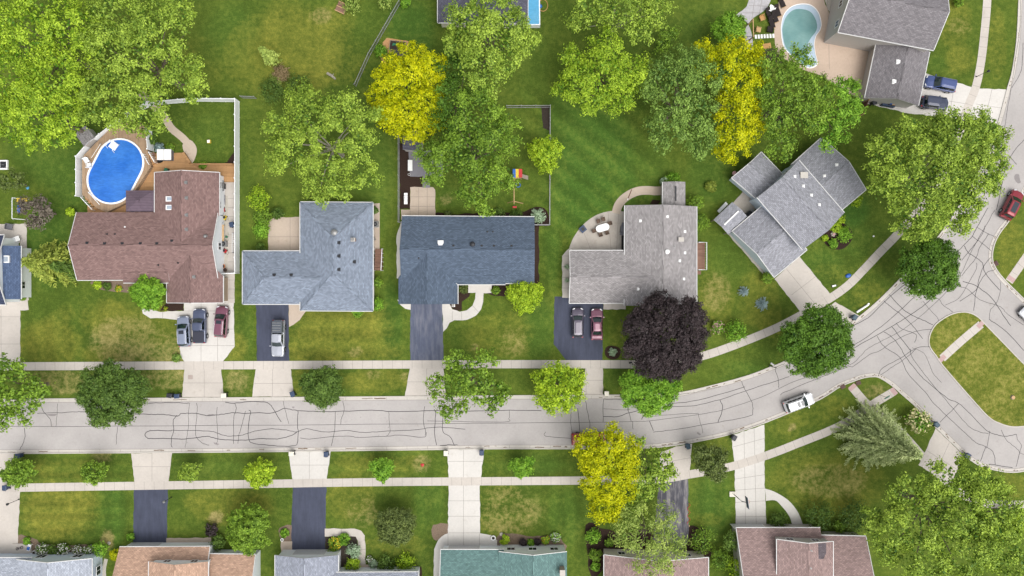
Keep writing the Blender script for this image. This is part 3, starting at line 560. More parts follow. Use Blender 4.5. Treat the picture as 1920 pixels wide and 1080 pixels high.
# ---------------------------------------------------------------- houses
def V2(a): return Vector((a[0], a[1]))
class House:
    def __init__(s, name, label, px, py, roof, wall, cat="house", group=None):
        p = W(px, py); s.root = thing(name, label, cat, p, 0, group); s.roof = roof; s.wall = wall; s.B = []
    def block(s, q, he, rise, hip=(0, 0), ext=(0, 0), oh=.35, ohr=.25, win="", gd=None, dr=None, trim="abcd", wall=None, roof=None, base=0., wz=None, wh=1.15, ww=1.15):
        ze = he + .1; P = [W(x, y, ze) for x, y in q]; A, B, C, D = P
        d = (B - A); d.normalize(); R0 = (A + D) / 2; R1 = (B + C) / 2
        R0 = R0 + d * (hip[0] - ext[0]); R1 = R1 - d * (hip[1] - ext[1]); R0.z = R1.z = ze + rise
        half = ((D - A) - d * (D - A).dot(d)).length / 2
        n = ((D - A) - d * (D - A).dot(d)).normalized()
        s.B.append((A, d, n, half, ze, rise, (B - A).length, hip, ext))
        m = MB(); T = .14; dn = Vector((0, 0, -T))
        def uv(pts, o, u, v): return [((p - o).dot(u), (p - o).dot(v)) for p in pts]
        sl = (n * half + Vector((0, 0, rise))).normalized(); sl2 = (-n * half + Vector((0, 0, rise))).normalized()
        tops = [([A, B, R1, R0], d, sl), ([C, D, R0, R1], -d, sl2)]
        if hip[1]: tops.append(([B, C, R1], n, (-d * hip[1] + Vector((0, 0, rise))).normalized()))
        if hip[0]: tops.append(([D, A, R0], -n, (d * hip[0] + Vector((0, 0, rise))).normalized()))
        for pts, u, v in tops:
            m.face(pts, 0, uv(pts, A, u, v)); m.face([p + dn for p in pts[::-1]], 1)
        edge = [(A, B), (C, D)]
        edge += [(B, C)] if hip[1] else [(B, R1), (R1, C)]; edge += [(D, A)] if hip[0] else [(D, R0), (R0, A)]
        for a, b in edge: m.face([a + dn, b + dn, b, a], 1)
        obj("roof", m, [roof or s.roof, M['trim']], s.root)
        # ridge and hip caps
        rc_ = MB()
        caps = [(R0, R1)]
        if hip[1]: caps += [(R1, B), (R1, C)]
        if hip[0]: caps += [(R0, A), (R0, D)]
        for a, b in caps:
            u = (b - a).normalized(); w = u.cross(Vector((0, 0, 1))).normalized() * .15; z = Vector((0, 0, .035)); z2 = Vector((0, 0, -.035 if a is R0 and b is R1 else -.0))
            rc_.face([a + z, a - w + z2, b - w + z2, b + z][::-1], 0, [(0, 0), (.15, 0), (.15, 1), (0, 1)]); rc_.face([a + z, b + z, b + w + z2, a + w + z2][::-1], 0, [(.3, 0), (.3, 1), (.5, 1), (.5, 0)])
        obj("ridge_cap", rc_, roof or s.roof, s.root)
        t = MB()
        for ch, (a, b, o) in zip("abcd", ((A, B, -n), (B, C, d), (C, D, n), (D, A, -d))):
            if ch not in trim: continue
            if ch in "ac" or (ch == 'b' and hip[1]) or (ch == 'd' and hip[0]):
                c = [a + o * .02, b + o * .02, b + o * .12, a + o * .12]; t.prism([(p.x, p.y) for p in c], ze - .13, ze - .02)
            else:
                rr = R1 if ch == 'b' else R0
                for u, v in ((a, rr), (rr, b)):
                    k = o * .04; w = -o * .05; z = Vector((0, 0, .025)); zz = Vector((0, 0, -.18))
                    t.face([u + w + z, u + k + z, v + k + z, v + w + z] if (v - u).cross(o).z < 0 else [v + w + z, v + k + z, u + k + z, u + w + z])
                    t.face([u + k + z, u + k + zz, v + k + zz, v + k + z]); t.face([u + w + z, v + w + z, v + w, u + w])
        if t.v: obj("roof_trim", t, M["trim"], s.root)
        # walls
        i0 = ohr if not hip[0] else oh; i1 = ohr if not hip[1] else oh
        a = A + n * oh + d * i0; b = B + n * oh - d * i1; c = C - n * oh - d * i1; e = D - n * oh + d * i0
        zt = ze - T + rise * oh / half - .01; zr = ze - T + rise - .01
        w = MB(); Z = lambda p, z: Vector((p.x, p.y, z))
        w.face([Z(a, base), Z(b, base), Z(b, zt), Z(a, zt)]); w.face([Z(c, base), Z(e, base), Z(e, zt), Z(c, zt)])
        if hip[1]: w.face([Z(b, base), Z(c, base), Z(c, zt), Z(b, zt)])
        else: w.face([Z(b, base), Z(c, base), Z(c, zt), Z((b + c) / 2, zr), Z(b, zt)])
        if hip[0]: w.face([Z(e, base), Z(a, base), Z(a, zt), Z(e, zt)])
        else: w.face([Z(e, base), Z(a, base), Z(a, zt), Z((e + a) / 2, zr), Z(e, zt)])
        obj("wall", w, wall or s.wall, s.root)
        sides = [(a, b, -n), (b, c, d), (c, e, n), (e, a, -d)]
        for k, ch in enumerate(win):
            cnt = int(ch)
            for j in range(cnt):
                p, q2, o = sides[k]; t_ = (j + .5) / cnt; cc = p.lerp(q2, t_)
                s.window(cc, (q2 - p).normalized(), o, (wz if wz is not None else base + (he - base) * .5), ww, wh)
        if gd:
            k, t_, wd_ = gd; p, q2, o = sides[k]; cc = p.lerp(q2, t_); s.panel("garage_door", cc, (q2 - p).normalized(), o, 0., wd_, 2.15, M['door'], 4)
        if dr:
            k, t_ = dr; p, q2, o = sides[k]; cc = p.lerp(q2, t_); dd = s.panel("door", cc, (q2 - p).normalized(), o, .15, .95, 2.05, M['brick'], 2)
    def panel(s, name, c, u, o, z, w, h, mat, rows):
        m = MB()
        for r in range(rows):
            z0 = z + h * r / rows + .02; z1 = z + h * (r + 1) / rows - .02
            p = [c - u * w / 2, c + u * w / 2]; q = [x + o * .05 for x in p]
            m.prism([(p[0].x, p[0].y), (p[1].x, p[1].y), (q[1].x, q[1].y), (q[0].x, q[0].y)], z0, z1)
        p = [c - u * (w / 2 + .1), c + u * (w / 2 + .1)]; q = [x + o * .03 for x in p]
        m.prism([(p[0].x, p[0].y), (p[1].x, p[1].y), (q[1].x, q[1].y), (q[0].x, q[0].y)], z, z + h + .1, 1)
        return obj(name, m, [mat, M['white']], s.root)
    def window(s, c, u, o, z, w, h):
        def slab(m, x0, x1, z0, z1, d0, d1):
            p = [c + u * x0 + o * d0, c + u * x1 + o * d0, c + u * x1 + o * d1, c + u * x0 + o * d1]; m.prism([(v.x, v.y) for v in p], z0, z1)
        m = MB(); f = .08
        slab(m, -w/2, -w/2 + f, z, z + h, .003, .06); slab(m, w/2 - f, w/2, z, z + h, .003, .06)
        slab(m, -w/2 + f, w/2 - f, z, z + f, .003, .06); slab(m, -w/2 + f, w/2 - f, z + h - f, z + h, .003, .06); slab(m, -.03, .03, z + f, z + h - f, .003, .05)
        wo_ = obj("window", m, M['white'], s.root)
        g = MB(); slab(g, -w/2 + f, -.03, z + f, z + h - f, .003, .03); slab(g, .03, w/2 - f, z + f, z + h - f, .003, .03)
        obj("pane", g, M['glass'], wo_)
    def zat(s, p):
        best = 0.
        for A, d, n, half, ze, rise, L, hip, ext in s.B:
            v = Vector((p.x - A.x, p.y - A.y, 0)); t = v.dot(n); u = v.dot(d)
            if -.1 <= t <= 2 * half + .1 and -.1 - ext[0] <= u <= L + .1 + ext[1]:
                z = ze + rise * min(t, 2 * half - t) / half
                if hip[0]: z = min(z, ze + rise * u / hip[0])
                if hip[1]: z = min(z, ze + rise * (L - u) / hip[1])
                best = max(best, z)
        return best
    def at(s, px, py):
        h = 3.5
        for _ in range(5): p = W(px, py, h); h = s.zat(p) or h
        return W(px, py, h)
    def vents(s, pts, mat='dark', size=.34, h=.22):
        for x, y in pts:
            p = s.at(x, y); m = MB(); m.box((p.x, p.y, p.z - .1), (size, size, .1 + h * .6)); m.box((p.x, p.y, p.z + h * .6 - .1 + .0), (size * 1.25, size * 1.25, .06)); m.box((p.x, p.y, p.z - .12), (size * 1.7, size * 1.7, .14))
            obj("roof_vent", m, M[mat], s.root)
    def pipes(s, pts, mat='dark'):
        for x, y in pts:
            p = s.at(x, y); m = MB().lathe((p.x, p.y, p.z - .15), [(.13, 0), (.13, .2), (.065, .21), (.065, .5)], 8); obj("vent_pipe", m, M[mat], s.root)
    def turbine(s, x, y, mat='dark', r=.3):
        p = s.at(x, y); m = MB().lathe((p.x, p.y, p.z - .15), [(r*1.2, 0), (r*1.2, .2), (r*.8, .22), (r*.8, .34), (r*1.15, .38), (r*1.15, .5), (r*.7, .6), (.05, .64)], 14); obj("roof_fan", m, M[mat], s.root, smooth_=False)
    def skylight(s, x, y, w=1.0, h=.7):
        p = s.at(x, y); m = MB().box((p.x, p.y, p.z - .25), (w, h, .37)); f = obj("skylight", m, M['white'], s.root)
        g = MB().box((p.x, p.y, p.z + .125), (w * .7, h * .7, .03)); obj("pane", g, M['skyglass'], f)
    def chimney(s, x, y, w=.8, d=.6, h=1.0, mat='brick', flue=True):
        p = s.at(x, y); m = MB().box((p.x, p.y, p.z - 1.0), (w, d, 1. + h)); c = obj("chimney", m, M[mat], s.root)
        k = MB().box((p.x, p.y, p.z + h + .003), (w + .12, d + .12, .1)); obj("chimney_cap", k, M['kerb'], c)
        if flue: obj("flue", MB().lathe((p.x, p.y, p.z + h + .1), [(.16, 0), (.16, .3), (.24, .31), (.24, .4)], 10), M['metal'], c)
M['skyglass'] = plain('skylight_dome', (178, 190, 205), .72, .15, .6, 0, .05)
RF = {k: shingle(k + '_shingles', v, .9) for k, v in dict(brown=(136, 111, 108), lightblue=(134, 144, 160), slate=(90, 103, 121), grey=(156, 152, 153), bluegrey=(154, 155, 163), charcoal=(132, 128, 132), pale=(172, 178, 190), tan=(188, 156, 136), steel=(152, 157, 170), teal=(106, 136, 134), rose=(156, 134, 131), navy=(86, 102, 132), dim=(98, 98, 112), purple=(110, 98, 110)).items()}

h = House("ranch_house", "large L-shaped house with reddish brown shingle roof and two skylights", 280, 470, RF['brown'], M['sidwhite'])
h.block([(143,398),(409,398),(409,524),(144,525)], 2.75, 2.05, win="0121", wz=1.2, trim="bcd")
h.block([(411,323),(411,404),(290,404),(290,323)], 2.75, 1.85, ext=(0,4.5), win="2002", trim="acd")
h.block([(418,568),(418,517),(313,517),(313,568)], 2.6, 1.6, ext=(0,4.5), gd=(3,.5,5.0), wall=M['brickbuff'], trim="acd")
h.block([(231,530),(318,530),(318,490),(231,490)], 2.72, .5, trim="a", base=2.3)
h.vents([(348,342),(349,371),(349,403),(349,430),(363,519)], 'metal', .3); h.vents([(163,456),(196,457),(229,457),(263,457),(294,457),(322,452)], 'brownvent' if 'brownvent' in M else 'dark', .26, .14)
h.turbine(386,443,'metal',.22); h.pipes([(334,493),(297,497),(201,439),(216,439)]); h.skylight(318,373,1.05,.75); h.skylight(318,389,1.05,.75)
mm = MB(); p = h.at(234.5, 425.5); mm.lathe((p.x, p.y, p.z-.1), [(.12,0),(.12,.2),(.06,.3)], 8); obj("vent_pipe", mm, M['white'], h.root)
# brown house back: windows high on east gable
h = House("hip_roof_house", "house with pale blue-grey speckled hip roof and attached side garage", 600, 500, RF['lightblue'], M['sidgrey'])
h.block([(563,582),(563,379),(699,380),(699,583)], 2.9, 2.2, hip=(5.6,5.6), win="0232", wz=1.2)
h.block([(455,570),(575,570),(575,471),(455,471)], 2.75, 1.75, hip=(3.9,0), ext=(0,4.2), gd=(0,.36,4.6), win="0011", trim="acd")
h.vents([(635,455),(635,480),(635,505.5),(664,491),(514,516),(546,516)], 'dark', .3); h.chimney(664,450,.55,.45,.7,'brick'); h.turbine(627,436,'metal',.4)

h = House("ranch_house", "long ranch house with dark slate-blue roof beside fenced yard", 870, 480, RF['slate'], M['sidcream'])
h.block([(752,531),(1002,531),(1002,407),(754,405)], 2.8, 1.95, win="3141", wz=1.2, dr=(0,.6), trim="ac")
h.block([(858,570),(858,520),(747,520),(747,570)], 2.7, 1.75, ext=(0,5.0), gd=(3,.5,4.8), trim="a")
h.block([(857,533),(948,533),(948,500),(857,500)], 2.78, .45, base=2.4, trim="a")
h.vents([(826,456)], 'white', .5, .25); h.turbine(886,458,'dark',.33); h.pipes([(914,434.5),(924,434.5),(785,484)]); h.vents([(850,461),(903,461),(926,461),(959,461)], 'dark', .2, .1)

h = House("gable_house", "house with plain light grey roof beside the curved patio", 1190, 490, RF['grey'], M['sidwhite'])
h.block([(1306,573),(1306,387),(1172,385),(1171,573)], 2.95, 1.7, win="3020", wz=1.3, trim="ac")
h.block([(1067,568),(1185,568),(1185,470),(1068,470)], 2.7, 1.5, ext=(0,4.5), gd=(0,.3,4.8), win="0011", trim="acd")
h.vents([(1251,406),(1201,414),(1284,434),(1284,474),(1274,489),(1282,523),(1197,542),(1250,551)], 'white', .25); h.chimney(1275.5,449.5,.7,.55,.5,'metal',False); h.turbine(1250.5,472,'white',.3); h.pipes([(1265,463)], 'metal')

h = House("split_level_house", "split-level house with blue-grey roofs set at an angle to the bend", 1490, 400, RF['bluegrey'], M['sidblue'])
h.block([(1498,300.5),(1583,399),(1505.5,468),(1420,370)], 4.8, 1.7, win="1202", wz=3.0, trim="ac")
h.block([(1482,322),(1542,259),(1625,355),(1560,422)][0:0] or [(1484,309),(1541,258),(1624,355),(1570,400)], 2.6, 1.6, win="1020", trim="abc")
h.block([(1373,434),(1432,384),(1513,468),(1451,520)], 2.6, 1.6, gd=(2,.6,4.6), wall=M['sidblue'], trim="abcd")
h.block([(1427,285),(1474,334),(1425,378),(1372,333)], 2.7, 1.25, win="1001", trim="acd")
h.vents([(1490,331),(1506,349),(1521,366),(1536,384),(1546,330),(1569,309)], 'white', .27); h.chimney(1506,329,1.0,.8,.3,'kerb',False)
g = House("garden_gazebo", "small grey gable-roofed gazebo with white ridge cap behind angled house", 1370, 410, RF['bluegrey'], M['oldwood'], "gazebo")
def gazebo_roof(g, q, he, rise, roof, capmat, cap=True):
    A, B, C, D = [W(x, y, he) for x, y in q]; R0 = (A + D) / 2; R1 = (B + C) / 2; R0.z = R1.z = he + rise; m = MB(); dn = Vector((0, 0, -.1))
    for pts in ([A, B, R1, R0], [C, D, R0, R1]):
        u = (pts[1] - pts[0]).normalized(); v = (pts[3] - pts[0]).normalized()
        m.face(pts, 0, [((p - A).dot(u), (p - A).dot(v)) for p in pts]); m.face([p + dn for p in pts[::-1]], 1)
    for a, b in ((A, B), (B, R1), (R1, C), (C, D), (D, R0), (R0, A)): m.face([a + dn, b + dn, b, a], 1)
    obj("roof", m, [roof, M['white']], g.root)
    if cap:
        a, b = R0.lerp(R1, .12), R0.lerp(R1, .88); u = (b - a).normalized(); w = u.cross(Vector((0, 0, 1))) * .11; z = Vector((0, 0, .04))
        obj("ridge_cap", MB().prism([(x.x, x.y) for x in (a - w, b - w, b + w, a + w)], he + rise - .03, he + rise + .09), capmat, g.root)
    cen = (A + B + C + D) / 4
    for p in (A, B, C, D):
        q_ = p.lerp(cen, .12); obj("post", MB().box((q_.x, q_.y, 0), (.14, .14, he - .05)), M['oldwood'], g.root)
gazebo_roof(g, [(1338,412),(1373,379),(1401,406),(1366,440)], 2.4, .5, RF['bluegrey'], M['white'])
fl = MB().prism(W2([(1340,412),(1373,383),(1398,406),(1366,437)]), .02, .18); obj("floor", fl, M['oldwood'], g.root)
g = House("garden_shed", "small grey curved-roof shed with dark ridge slot at end of curved path", 1265, 365, RF['grey'], M['sidgrey'], "shed")
g.block([(1285,395),(1285,341),(1243,341),(1243,395)], 2.3, .55, trim="c", oh=.2, ohr=.15, dr=None)
a, b = W(1267,349,2.98), W(1266.5,377,2.98); obj("ridge_vent", MB().box(((a.x+b.x)/2, (a.y+b.y)/2, 2.9), (.24, abs(a.y-b.y), .14)), M['dark'], g.root)

h = House("two_storey_house", "two-storey house with charcoal roof beside the kidney pool", 1680, 60, RF['charcoal'], M['sidgrey'])
h.block([(1571,60),(1751,94),(1775,-29),(1595,-64)], 5.3, 2.2, win="0103", wz=3.3, trim="abd")
h.block([(1622,183),(1644,78),(1743,97),(1722,198)], 2.7, 1.6, ext=(0,3.5), gd=(2,.5,4.8), trim="ac")
h.vents([(1684.5,116),(1677,153)], 'white', .4)
h = House("bungalow", "dark grey hip-roofed house half hidden by maples beside blue pool", 900, 10, RF['dim'], M['sidcream'])
h.block([(821,42),(990,44),(990,-60),(821,-60)], 2.8, 2.0, hip=(4.5,0), win="3001", wz=1.2)
h = House("gable_house", "house with pale blue-grey roof and white gable above rose garden", 100, 1070, RF['pale'], M['sidblue'])
h.block([(172,1047),(172,1200),(30,1200),(30,1049)], 2.9, 1.5, oh=.15, ohr=.12, win="0002", wz=1.0, wh=1.3, ww=1.5, trim="ad")
m_ = h
h.window(W(186,1068,1.4), Vector((0,1,0)), Vector((1,0,0)), 1.0, 1.4, 1.2)
h.block([(60,1046),(-90,1047),(-90,1190),(60,1190)][::-1], 2.7, 2.2, trim="c", wall=M['sidblue'])
h = House("two_storey_house", "house with tan shingle roof and a white upper gable", 340, 1075, RF['tan'], M['sidwhite'])
h.block([(224,1026),(394,1025),(394,1180),(216,1180)], 2.7, 2.6, trim="ab", gd=(0,.2,4.6))
h.block([(390,1039),(479,1040),(479,1190),(390,1190)], 2.7, 2.4, trim="ab")
h.block([(390,1053),(390,1200),(279,1200),(279,1053)], 4.6, 1.2, trim="ac", win="0002", wz=3.5, wh=.9, ww=1.1, base=1.2)
h = House("gable_house", "grey-roofed house with white-framed garage gable and blue asphalt drive", 600, 1075, RF['steel'], M['sidwhite'])
h.block([(634,1041),(634,1200),(516,1200),(516,1041)], 2.8, 1.3, trim="ac", gd=(3,.5,4.9), oh=.3)
h.block([(618,1074),(785,1073),(785,1200),(618,1200)], 2.9, 2.0, trim="ab", win="2000")
h = House("gable_house", "house with teal green shingle roof and brick chimney", 940, 1070, RF['teal'], M['sidwhite'])
h.block([(826,1031),(945,1031),(945,1190),(826,1190)], 2.6, 2.0, trim="ad", gd=(0,.35,4.8))
h.block([(1063,1034),(1063,1200),(935,1200),(935,1034)], 3.1, 1.5, trim="d", win="0003", wz=1.2, wh=1.2, ww=1.3, oh=.2, ohr=.15)
p = W(1054,1072,4.2); c_ = obj("chimney", MB().box((p.x,p.y,2.),(.7,1.1,3.)), M['brickbuff'], h.root); obj("chimney_cap", MB().box((p.x,p.y,5.003),(.8,1.2,.1)), M['kerb'], c_)
h = House("gable_house", "dusty brown roofed house under the feathery willow", 1230, 1070, RF['rose'], M['sidcream'])
h.block([(1328,1045),(1328,1200),(1133,1200),(1133,1040)], 3.0, 2.0, trim="acd", win="0003", wz=1.2, oh=.3)
h = House("two_storey_house", "dusty rose-brown roofed house with raised gable and patched shingles", 1500, 1050, RF['rose'], M['sidgrey'])
h.block([(1380,990),(1538,990),(1538,1150),(1388,1150)], 2.7, 2.3, trim="ad", gd=(0,.18,4.8))
h.block([(1540,1004),(1624,1006),(1632,1170),(1540,1170)], 2.8, 2.3, trim="ab", win="1000")
h.block([(1562,1015),(1562,1200),(1457,1200),(1457,1011)], 4.9, 1.2, trim="acd", win="0002", wz=3.7, wh=.9, ww=1.2, base=1.0)
h.pipes([(1521,1032),(1520,1065)], 'metal')
pm = MB(); a = h.at(1542, 1032); pt = [h.at(x, y) + Vector((0,0,.02)) for x, y in ((1534,1019),(1549,1018),(1549,1037),(1544,1048),(1535,1048))]
pm.face(pt[::-1], 0, [(p.x, p.y) for p in pt[::-1]]); obj("roof_patch", pm, shingle('patched_shingles', (112,104,110), .74), h.root)
h = House("bungalow", "blue-roofed house at picture edge with white rakes and skylight", -20, 510, RF['navy'], M['sidwhite'])
h.block([(39,561),(39,461),(-70,461),(-70,561)], 2.7, 1.6, trim="a", win="2000")
h.block([(-90,441),(8,441),(11,571),(-90,571)], 3.3, 2.2, trim="abc", win="0100", roof=shingle('dark_navy_shingles', (72,80,104), .74))
h.skylight(12,486,.9,1.1)
# pool-side gazebo by brown house
def pyramid(g, q, he, rise, roof, posts=True):
    P = [W(x, y, he) for x, y in q]; c = sum(P, Vector()) / 4; c.z = he + rise; m = MB()
    for i in range(4):
        a, b = P[i], P[(i + 1) % 4]; u = (b - a).normalized(); v = (c - (a + b) / 2).normalized(); pts = [a, b, c]
        m.face(pts, 0, [((p - a).dot(u), (p - a).dot(v)) for p in pts]); m.face([a + Vector((0,0,-.12)), b + Vector((0,0,-.12)), b, a], 0)
    m.face([p + Vector((0,0,-.12)) for p in P[::-1]], 0); obj("roof", m, roof, g.root)
    k = MB(); t = .13; Q = [c.lerp(p, t) + Vector((0,0,.14)) for p in P]; apex = c + Vector((0,0,.2))
    for i in range(4): k.face([Q[i], Q[(i + 1) % 4], apex]); k.face([Q[i] - Vector((0,0,.1)), Q[(i+1)%4] - Vector((0,0,.1)), Q[(i+1)%4], Q[i]])
    obj("roof_vent", k, roof, g.root)
    for p in P:
        q_ = p.lerp(c, .08); obj("post", MB().box((q_.x, q_.y, .3), (.12, .12, he - .4)), M['dark'], g.root)
M['purpleroof'] = boards('purple_metal_roof', (112, 97, 110), .74, .4, 0, .05)
g = House("metal_gazebo", "square hard-top gazebo with purple-grey roof beside the oval pool", 262, 375, RF['purple'], M['dark'], "gazebo")
pyramid(g, [(236,397),(290,397),(290,357),(236,357)], 2.5, .8, M['purpleroof'])
g = House("garden_shed", "small dark-roofed shed with pale wall under the yellow tree", 770, 275, RF['dim'], M['sidgrey'], "shed")
g.block([(755,280),(790,284),(792,245),(757,243)], 2.2, .6, oh=.15, ohr=.1, trim="", win="0000")
g = House("garden_shed", "low grey lean-to shed beside diagonal white fence", 162, 255, RF['grey'], M['sidgrey'], "shed")
g.block([(141,252),(158,275),(178,258),(160,236)], 1.9, .35, oh=.1, ohr=.1, trim="")
# ---------------------------------------------------------------- trees, shrubs, plants
LEAF = {
 'maple': leafmat('silver_maple_leaves', (47,84,20), (192,216,86), .24, 1.28),
 'bright': leafmat('bright_maple_leaves', (60,104,16), (200,224,70), .26, 1.28),
 'mid': leafmat('green_leaves', (40,76,20), (158,190,66), .24, 1.28),
 'dull': leafmat('grey_green_leaves', (44,78,28), (158,188,88), .22, 1.28),
 'deep': leafmat('deep_green_leaves', (40,70,26), (130,160,70), .24, 1.05),
 'rich': leafmat('rich_green_leaves', (34,70,20), (128,170,58), .24, 1.05),
 'yellow': leafmat('golden_leaves', (122,144,6), (246,240,22), .3, 1.1),
 'lime': leafmat('lime_leaves', (72,114,16), (204,226,64), .28, 1.28),
 'purple': leafmat('dark_purple_leaves', (28,23,27), (98,84,86), .06, .8),
 'plum': leafmat('dusty_plum_leaves', (76,66,62), (160,150,134), .15, .9),
 'olive': leafmat('olive_leaves', (50,72,32), (144,158,86), .22, 1.0),
 'willow': leafmat('willow_leaves', (84,114,40), (196,210,112), .28, 1.28),
 'conifer': leafmat('spruce_needles', (100,122,70), (198,208,146), .14, 1.2),
 'cypress': leafmat('cypress_sprays', (80,106,32), (188,198,90), .22, 1.05),
 'blue': leafmat('blue_spruce_needles', (104,128,128), (166,186,190), .1, .95),
 'pale': leafmat('variegated_leaves', (130,160,120), (204,220,196), .25, 1.0),
 'fern': leafmat('fresh_green_leaves', (48,98,20), (164,206,70), .26, 1.28),
 'dead': leafmat('dry_twigs', (128,108,78), (186,166,126), .1, .9),
}
M['cream'] = plain('cream_blossom', (240,232,176), .8, .7, .2, 0, .1)
M['whiteflower'] = plain('white_blossom', (244,242,238), .8, .7, .2, 0, .05)
M['pinkflower'] = plain('pink_blossom', (226,176,182), .8, .7, .2, 0, .1)
M['yellowflower'] = plain('yellow_blossom', (236,206,60), .8, .7, .2, 0, .1)
def nrm(a): return a / (np.linalg.norm(a, axis=-1, keepdims=True) + 1e-9)
def leaf_mesh(name, P, N, T, L, Wd, tone, mats, mi=None):
    N = nrm(N); T = nrm(T - N * (T * N).sum(1, keepdims=True)); B = np.cross(N, T)
    n = len(P); v = np.empty((n, 4, 3), np.float32)
    fold = N * (Wd * .25)[:, None]
    v[:, 0] = P - T * (L / 2)[:, None]; v[:, 1] = P + B * (Wd / 2)[:, None] + fold + T * (L * .08)[:, None]; v[:, 2] = P + T * (L / 2)[:, None]; v[:, 3] = P - B * (Wd / 2)[:, None] + fold + T * (L * .08)[:, None]
    me = bpy.data.meshes.new(name); me.vertices.add(n * 4); me.vertices.foreach_set("co", v.ravel())
    me.loops.add(n * 4); me.loops.foreach_set("vertex_index", np.arange(n * 4, dtype=np.int32)); me.polygons.add(n)
    me.polygons.foreach_set("loop_start", np.arange(0, n * 4, 4, dtype=np.int32))
    for m in mats: me.materials.append(m)
    if mi is not None: me.polygons.foreach_set("material_index", mi.astype(np.int32))
    me.update(); at = me.attributes.new("tone", 'FLOAT', 'POINT'); at.data.foreach_set("value", np.repeat(np.clip(tone, 0, 1), 4).astype(np.float32))
    return me
def puffs(lobes, rb, cover, rng, low=-.15, jit=.3, sub=.40, pack=.74):
    """branch masses on every lobe, then leaf sprays on every branch mass"""
    SUB = []
    for li, (c, r, rz) in enumerate(lobes):
        if r < rb * 2.2 or not sub: SUB.append((np.array(c), r, rz, li)); continue
        rs0 = max(rb * 1.5, min(r * sub, 1.9)); n = max(6, int(1.9 * (r / rs0) ** 2 * (.74 / pack) ** 1.5)); got = []
        for _ in range(n * 14):
            d = nrm(rng.normal(size=3)); d[2] = abs(d[2]) * .95 - .12; rs = rs0 * (.7 + .5 * rng.rand())
            p = np.array(c) + d * (r - rs * .75) * np.array((1, 1, rz / r)) * (.8 + .28 * rng.rand())
            if all(np.linalg.norm((p - q)[:2]) > pack * (rs + r2) or abs(p[2] - q[2]) > 1.7 * rs for q, r2 in got): got.append((p, rs))
            if len(got) >= n: break
        SUB += [(p, rs, rs * 1.0, li) for p, rs in got]
    C, D, RB, ST = [], [], [], []
    for c, r, rz, li in SUB:
        n = max(5, int(cover * 1.5 * (r / rb) ** 2)); d = nrm(rng.normal(size=(n * 3, 3))); d = d[d[:, 2] > low][:n]
        rad = np.maximum(r - rb * .5, .1) * (1 - jit * rng.rand(len(d)) ** 2)
        p = c + d * rad[:, None] * np.array((1, 1, rz / r))
        keep = np.ones(len(p), bool)
        for lj, (c2, r2, rz2) in enumerate(lobes):
            if lj != li: keep &= np.linalg.norm((p - np.array(c2)) / np.array((r2, r2, rz2)), axis=1) > .6
        out = nrm((p - np.array(lobes[li][0])) * np.array((1, 1, .6))); dd = nrm(d * .55 + out * .65)
        C.append(p[keep]); D.append(dd[keep]); RB.append(rb * (.6 + .6 * rng.rand(keep.sum()))); ST.append(np.full(keep.sum(), rng.rand()))
    return np.concatenate(C), np.concatenate(D), np.concatenate(RB), np.concatenate(ST)
def crown_mesh(name, lobes, rb, leaf, nl, cover, elong, seed, mats, aspect=.55, droop=.15, bloom=0., upw=.35, fill=1., low=-.2, jit=.22, rnd=.5, pack=.74, sub=.4):
    rng = np.random.RandomState(seed); C, D, RB, ST = puffs(lobes, rb, cover, rng, low, jit, sub, pack); n = len(C)
    A = nrm(D * np.array((1, 1, .45)) + rng.normal(size=(n, 3)) * .25)
    k = np.repeat(np.arange(n), nl); m = len(k)
    q = nrm(rng.normal(size=(m, 3))) * (rng.rand(m, 1) ** .45); q[:, 2] = np.abs(q[:, 2]) * .8 - .15
    a = A[k]; al = (q * a).sum(1, keepdims=True); q = q + a * al * (elong - 1) - a * np.clip(-al, 0, 1) * 0
    off = q * RB[k][:, None]; off[:, 2] -= droop * RB[k] * np.clip(al[:, 0], 0, 2) ** 2 * elong
    P = C[k] + off
    N = nrm(q) * .5 + D[k] * .65 + np.array((0, 0, upw)) + rng.normal(size=(m, 3)) * rnd
    T = a * .8 + rng.normal(size=(m, 3)) * .8
    L = leaf * (.6 + .8 * rng.rand(m)); pt = rng.rand(n); tip = np.clip((al[:, 0] + .8 * q[:, 2]) / 1.7, 0, 1); tone = .14 * ST[k] + .16 * pt[k] + .34 * tip + .40 * rng.rand(m) ** 1.2   # paler towards the outer and upper leaves of each spray
    mi = (rng.rand(m) < bloom).astype(int) if bloom else np.zeros(m, int)
    if fill:
        F = []
        for c, r, rz in lobes:
            nf = int(4.6 * fill * (r / (leaf * 1.9)) ** 2); d = nrm(rng.normal(size=(nf, 3))); d[:, 2] = np.where(d[:, 2] < -.3, -d[:, 2], d[:, 2]); F.append(np.array(c) + d * (r * (.34 + .28 * rng.rand(nf) + .1 * (fill > 1)))[:, None] * np.array((1, 1, rz / r)))
        F = np.concatenate(F); nf = len(F)
        P = np.concatenate((P, F)); N = np.concatenate((N, np.array((0, 0, .8)) + rng.normal(size=(nf, 3)) * .6)); T = np.concatenate((T, rng.normal(size=(nf, 3))))
        L = np.concatenate((L, leaf * 1.6 * (.7 + .6 * rng.rand(nf)))); tone = np.concatenate((tone, .5 * rng.rand(nf))); mi = np.concatenate((mi, np.zeros(nf, int)))
    P[:, 2] = np.maximum(P[:, 2], .06)
    return leaf_mesh(name, P, N, T, L, L * aspect, tone, mats, mi), C
def world_lobes(px_lobes, h, flat=.9):
    out = []
    for i, l in enumerate(px_lobes):
        x, y, r = l[:3]; top = h * (l[3] if len(l) > 3 else 1.); rr = r / S
        for _ in range(3):
            rz = min(rr * flat, top * .42); zc = top - rz; rw = r / S * (HC - zc) / HC; rr = rw
        out.append((tuple(W(x, y, zc)), rw, rz))
    return out
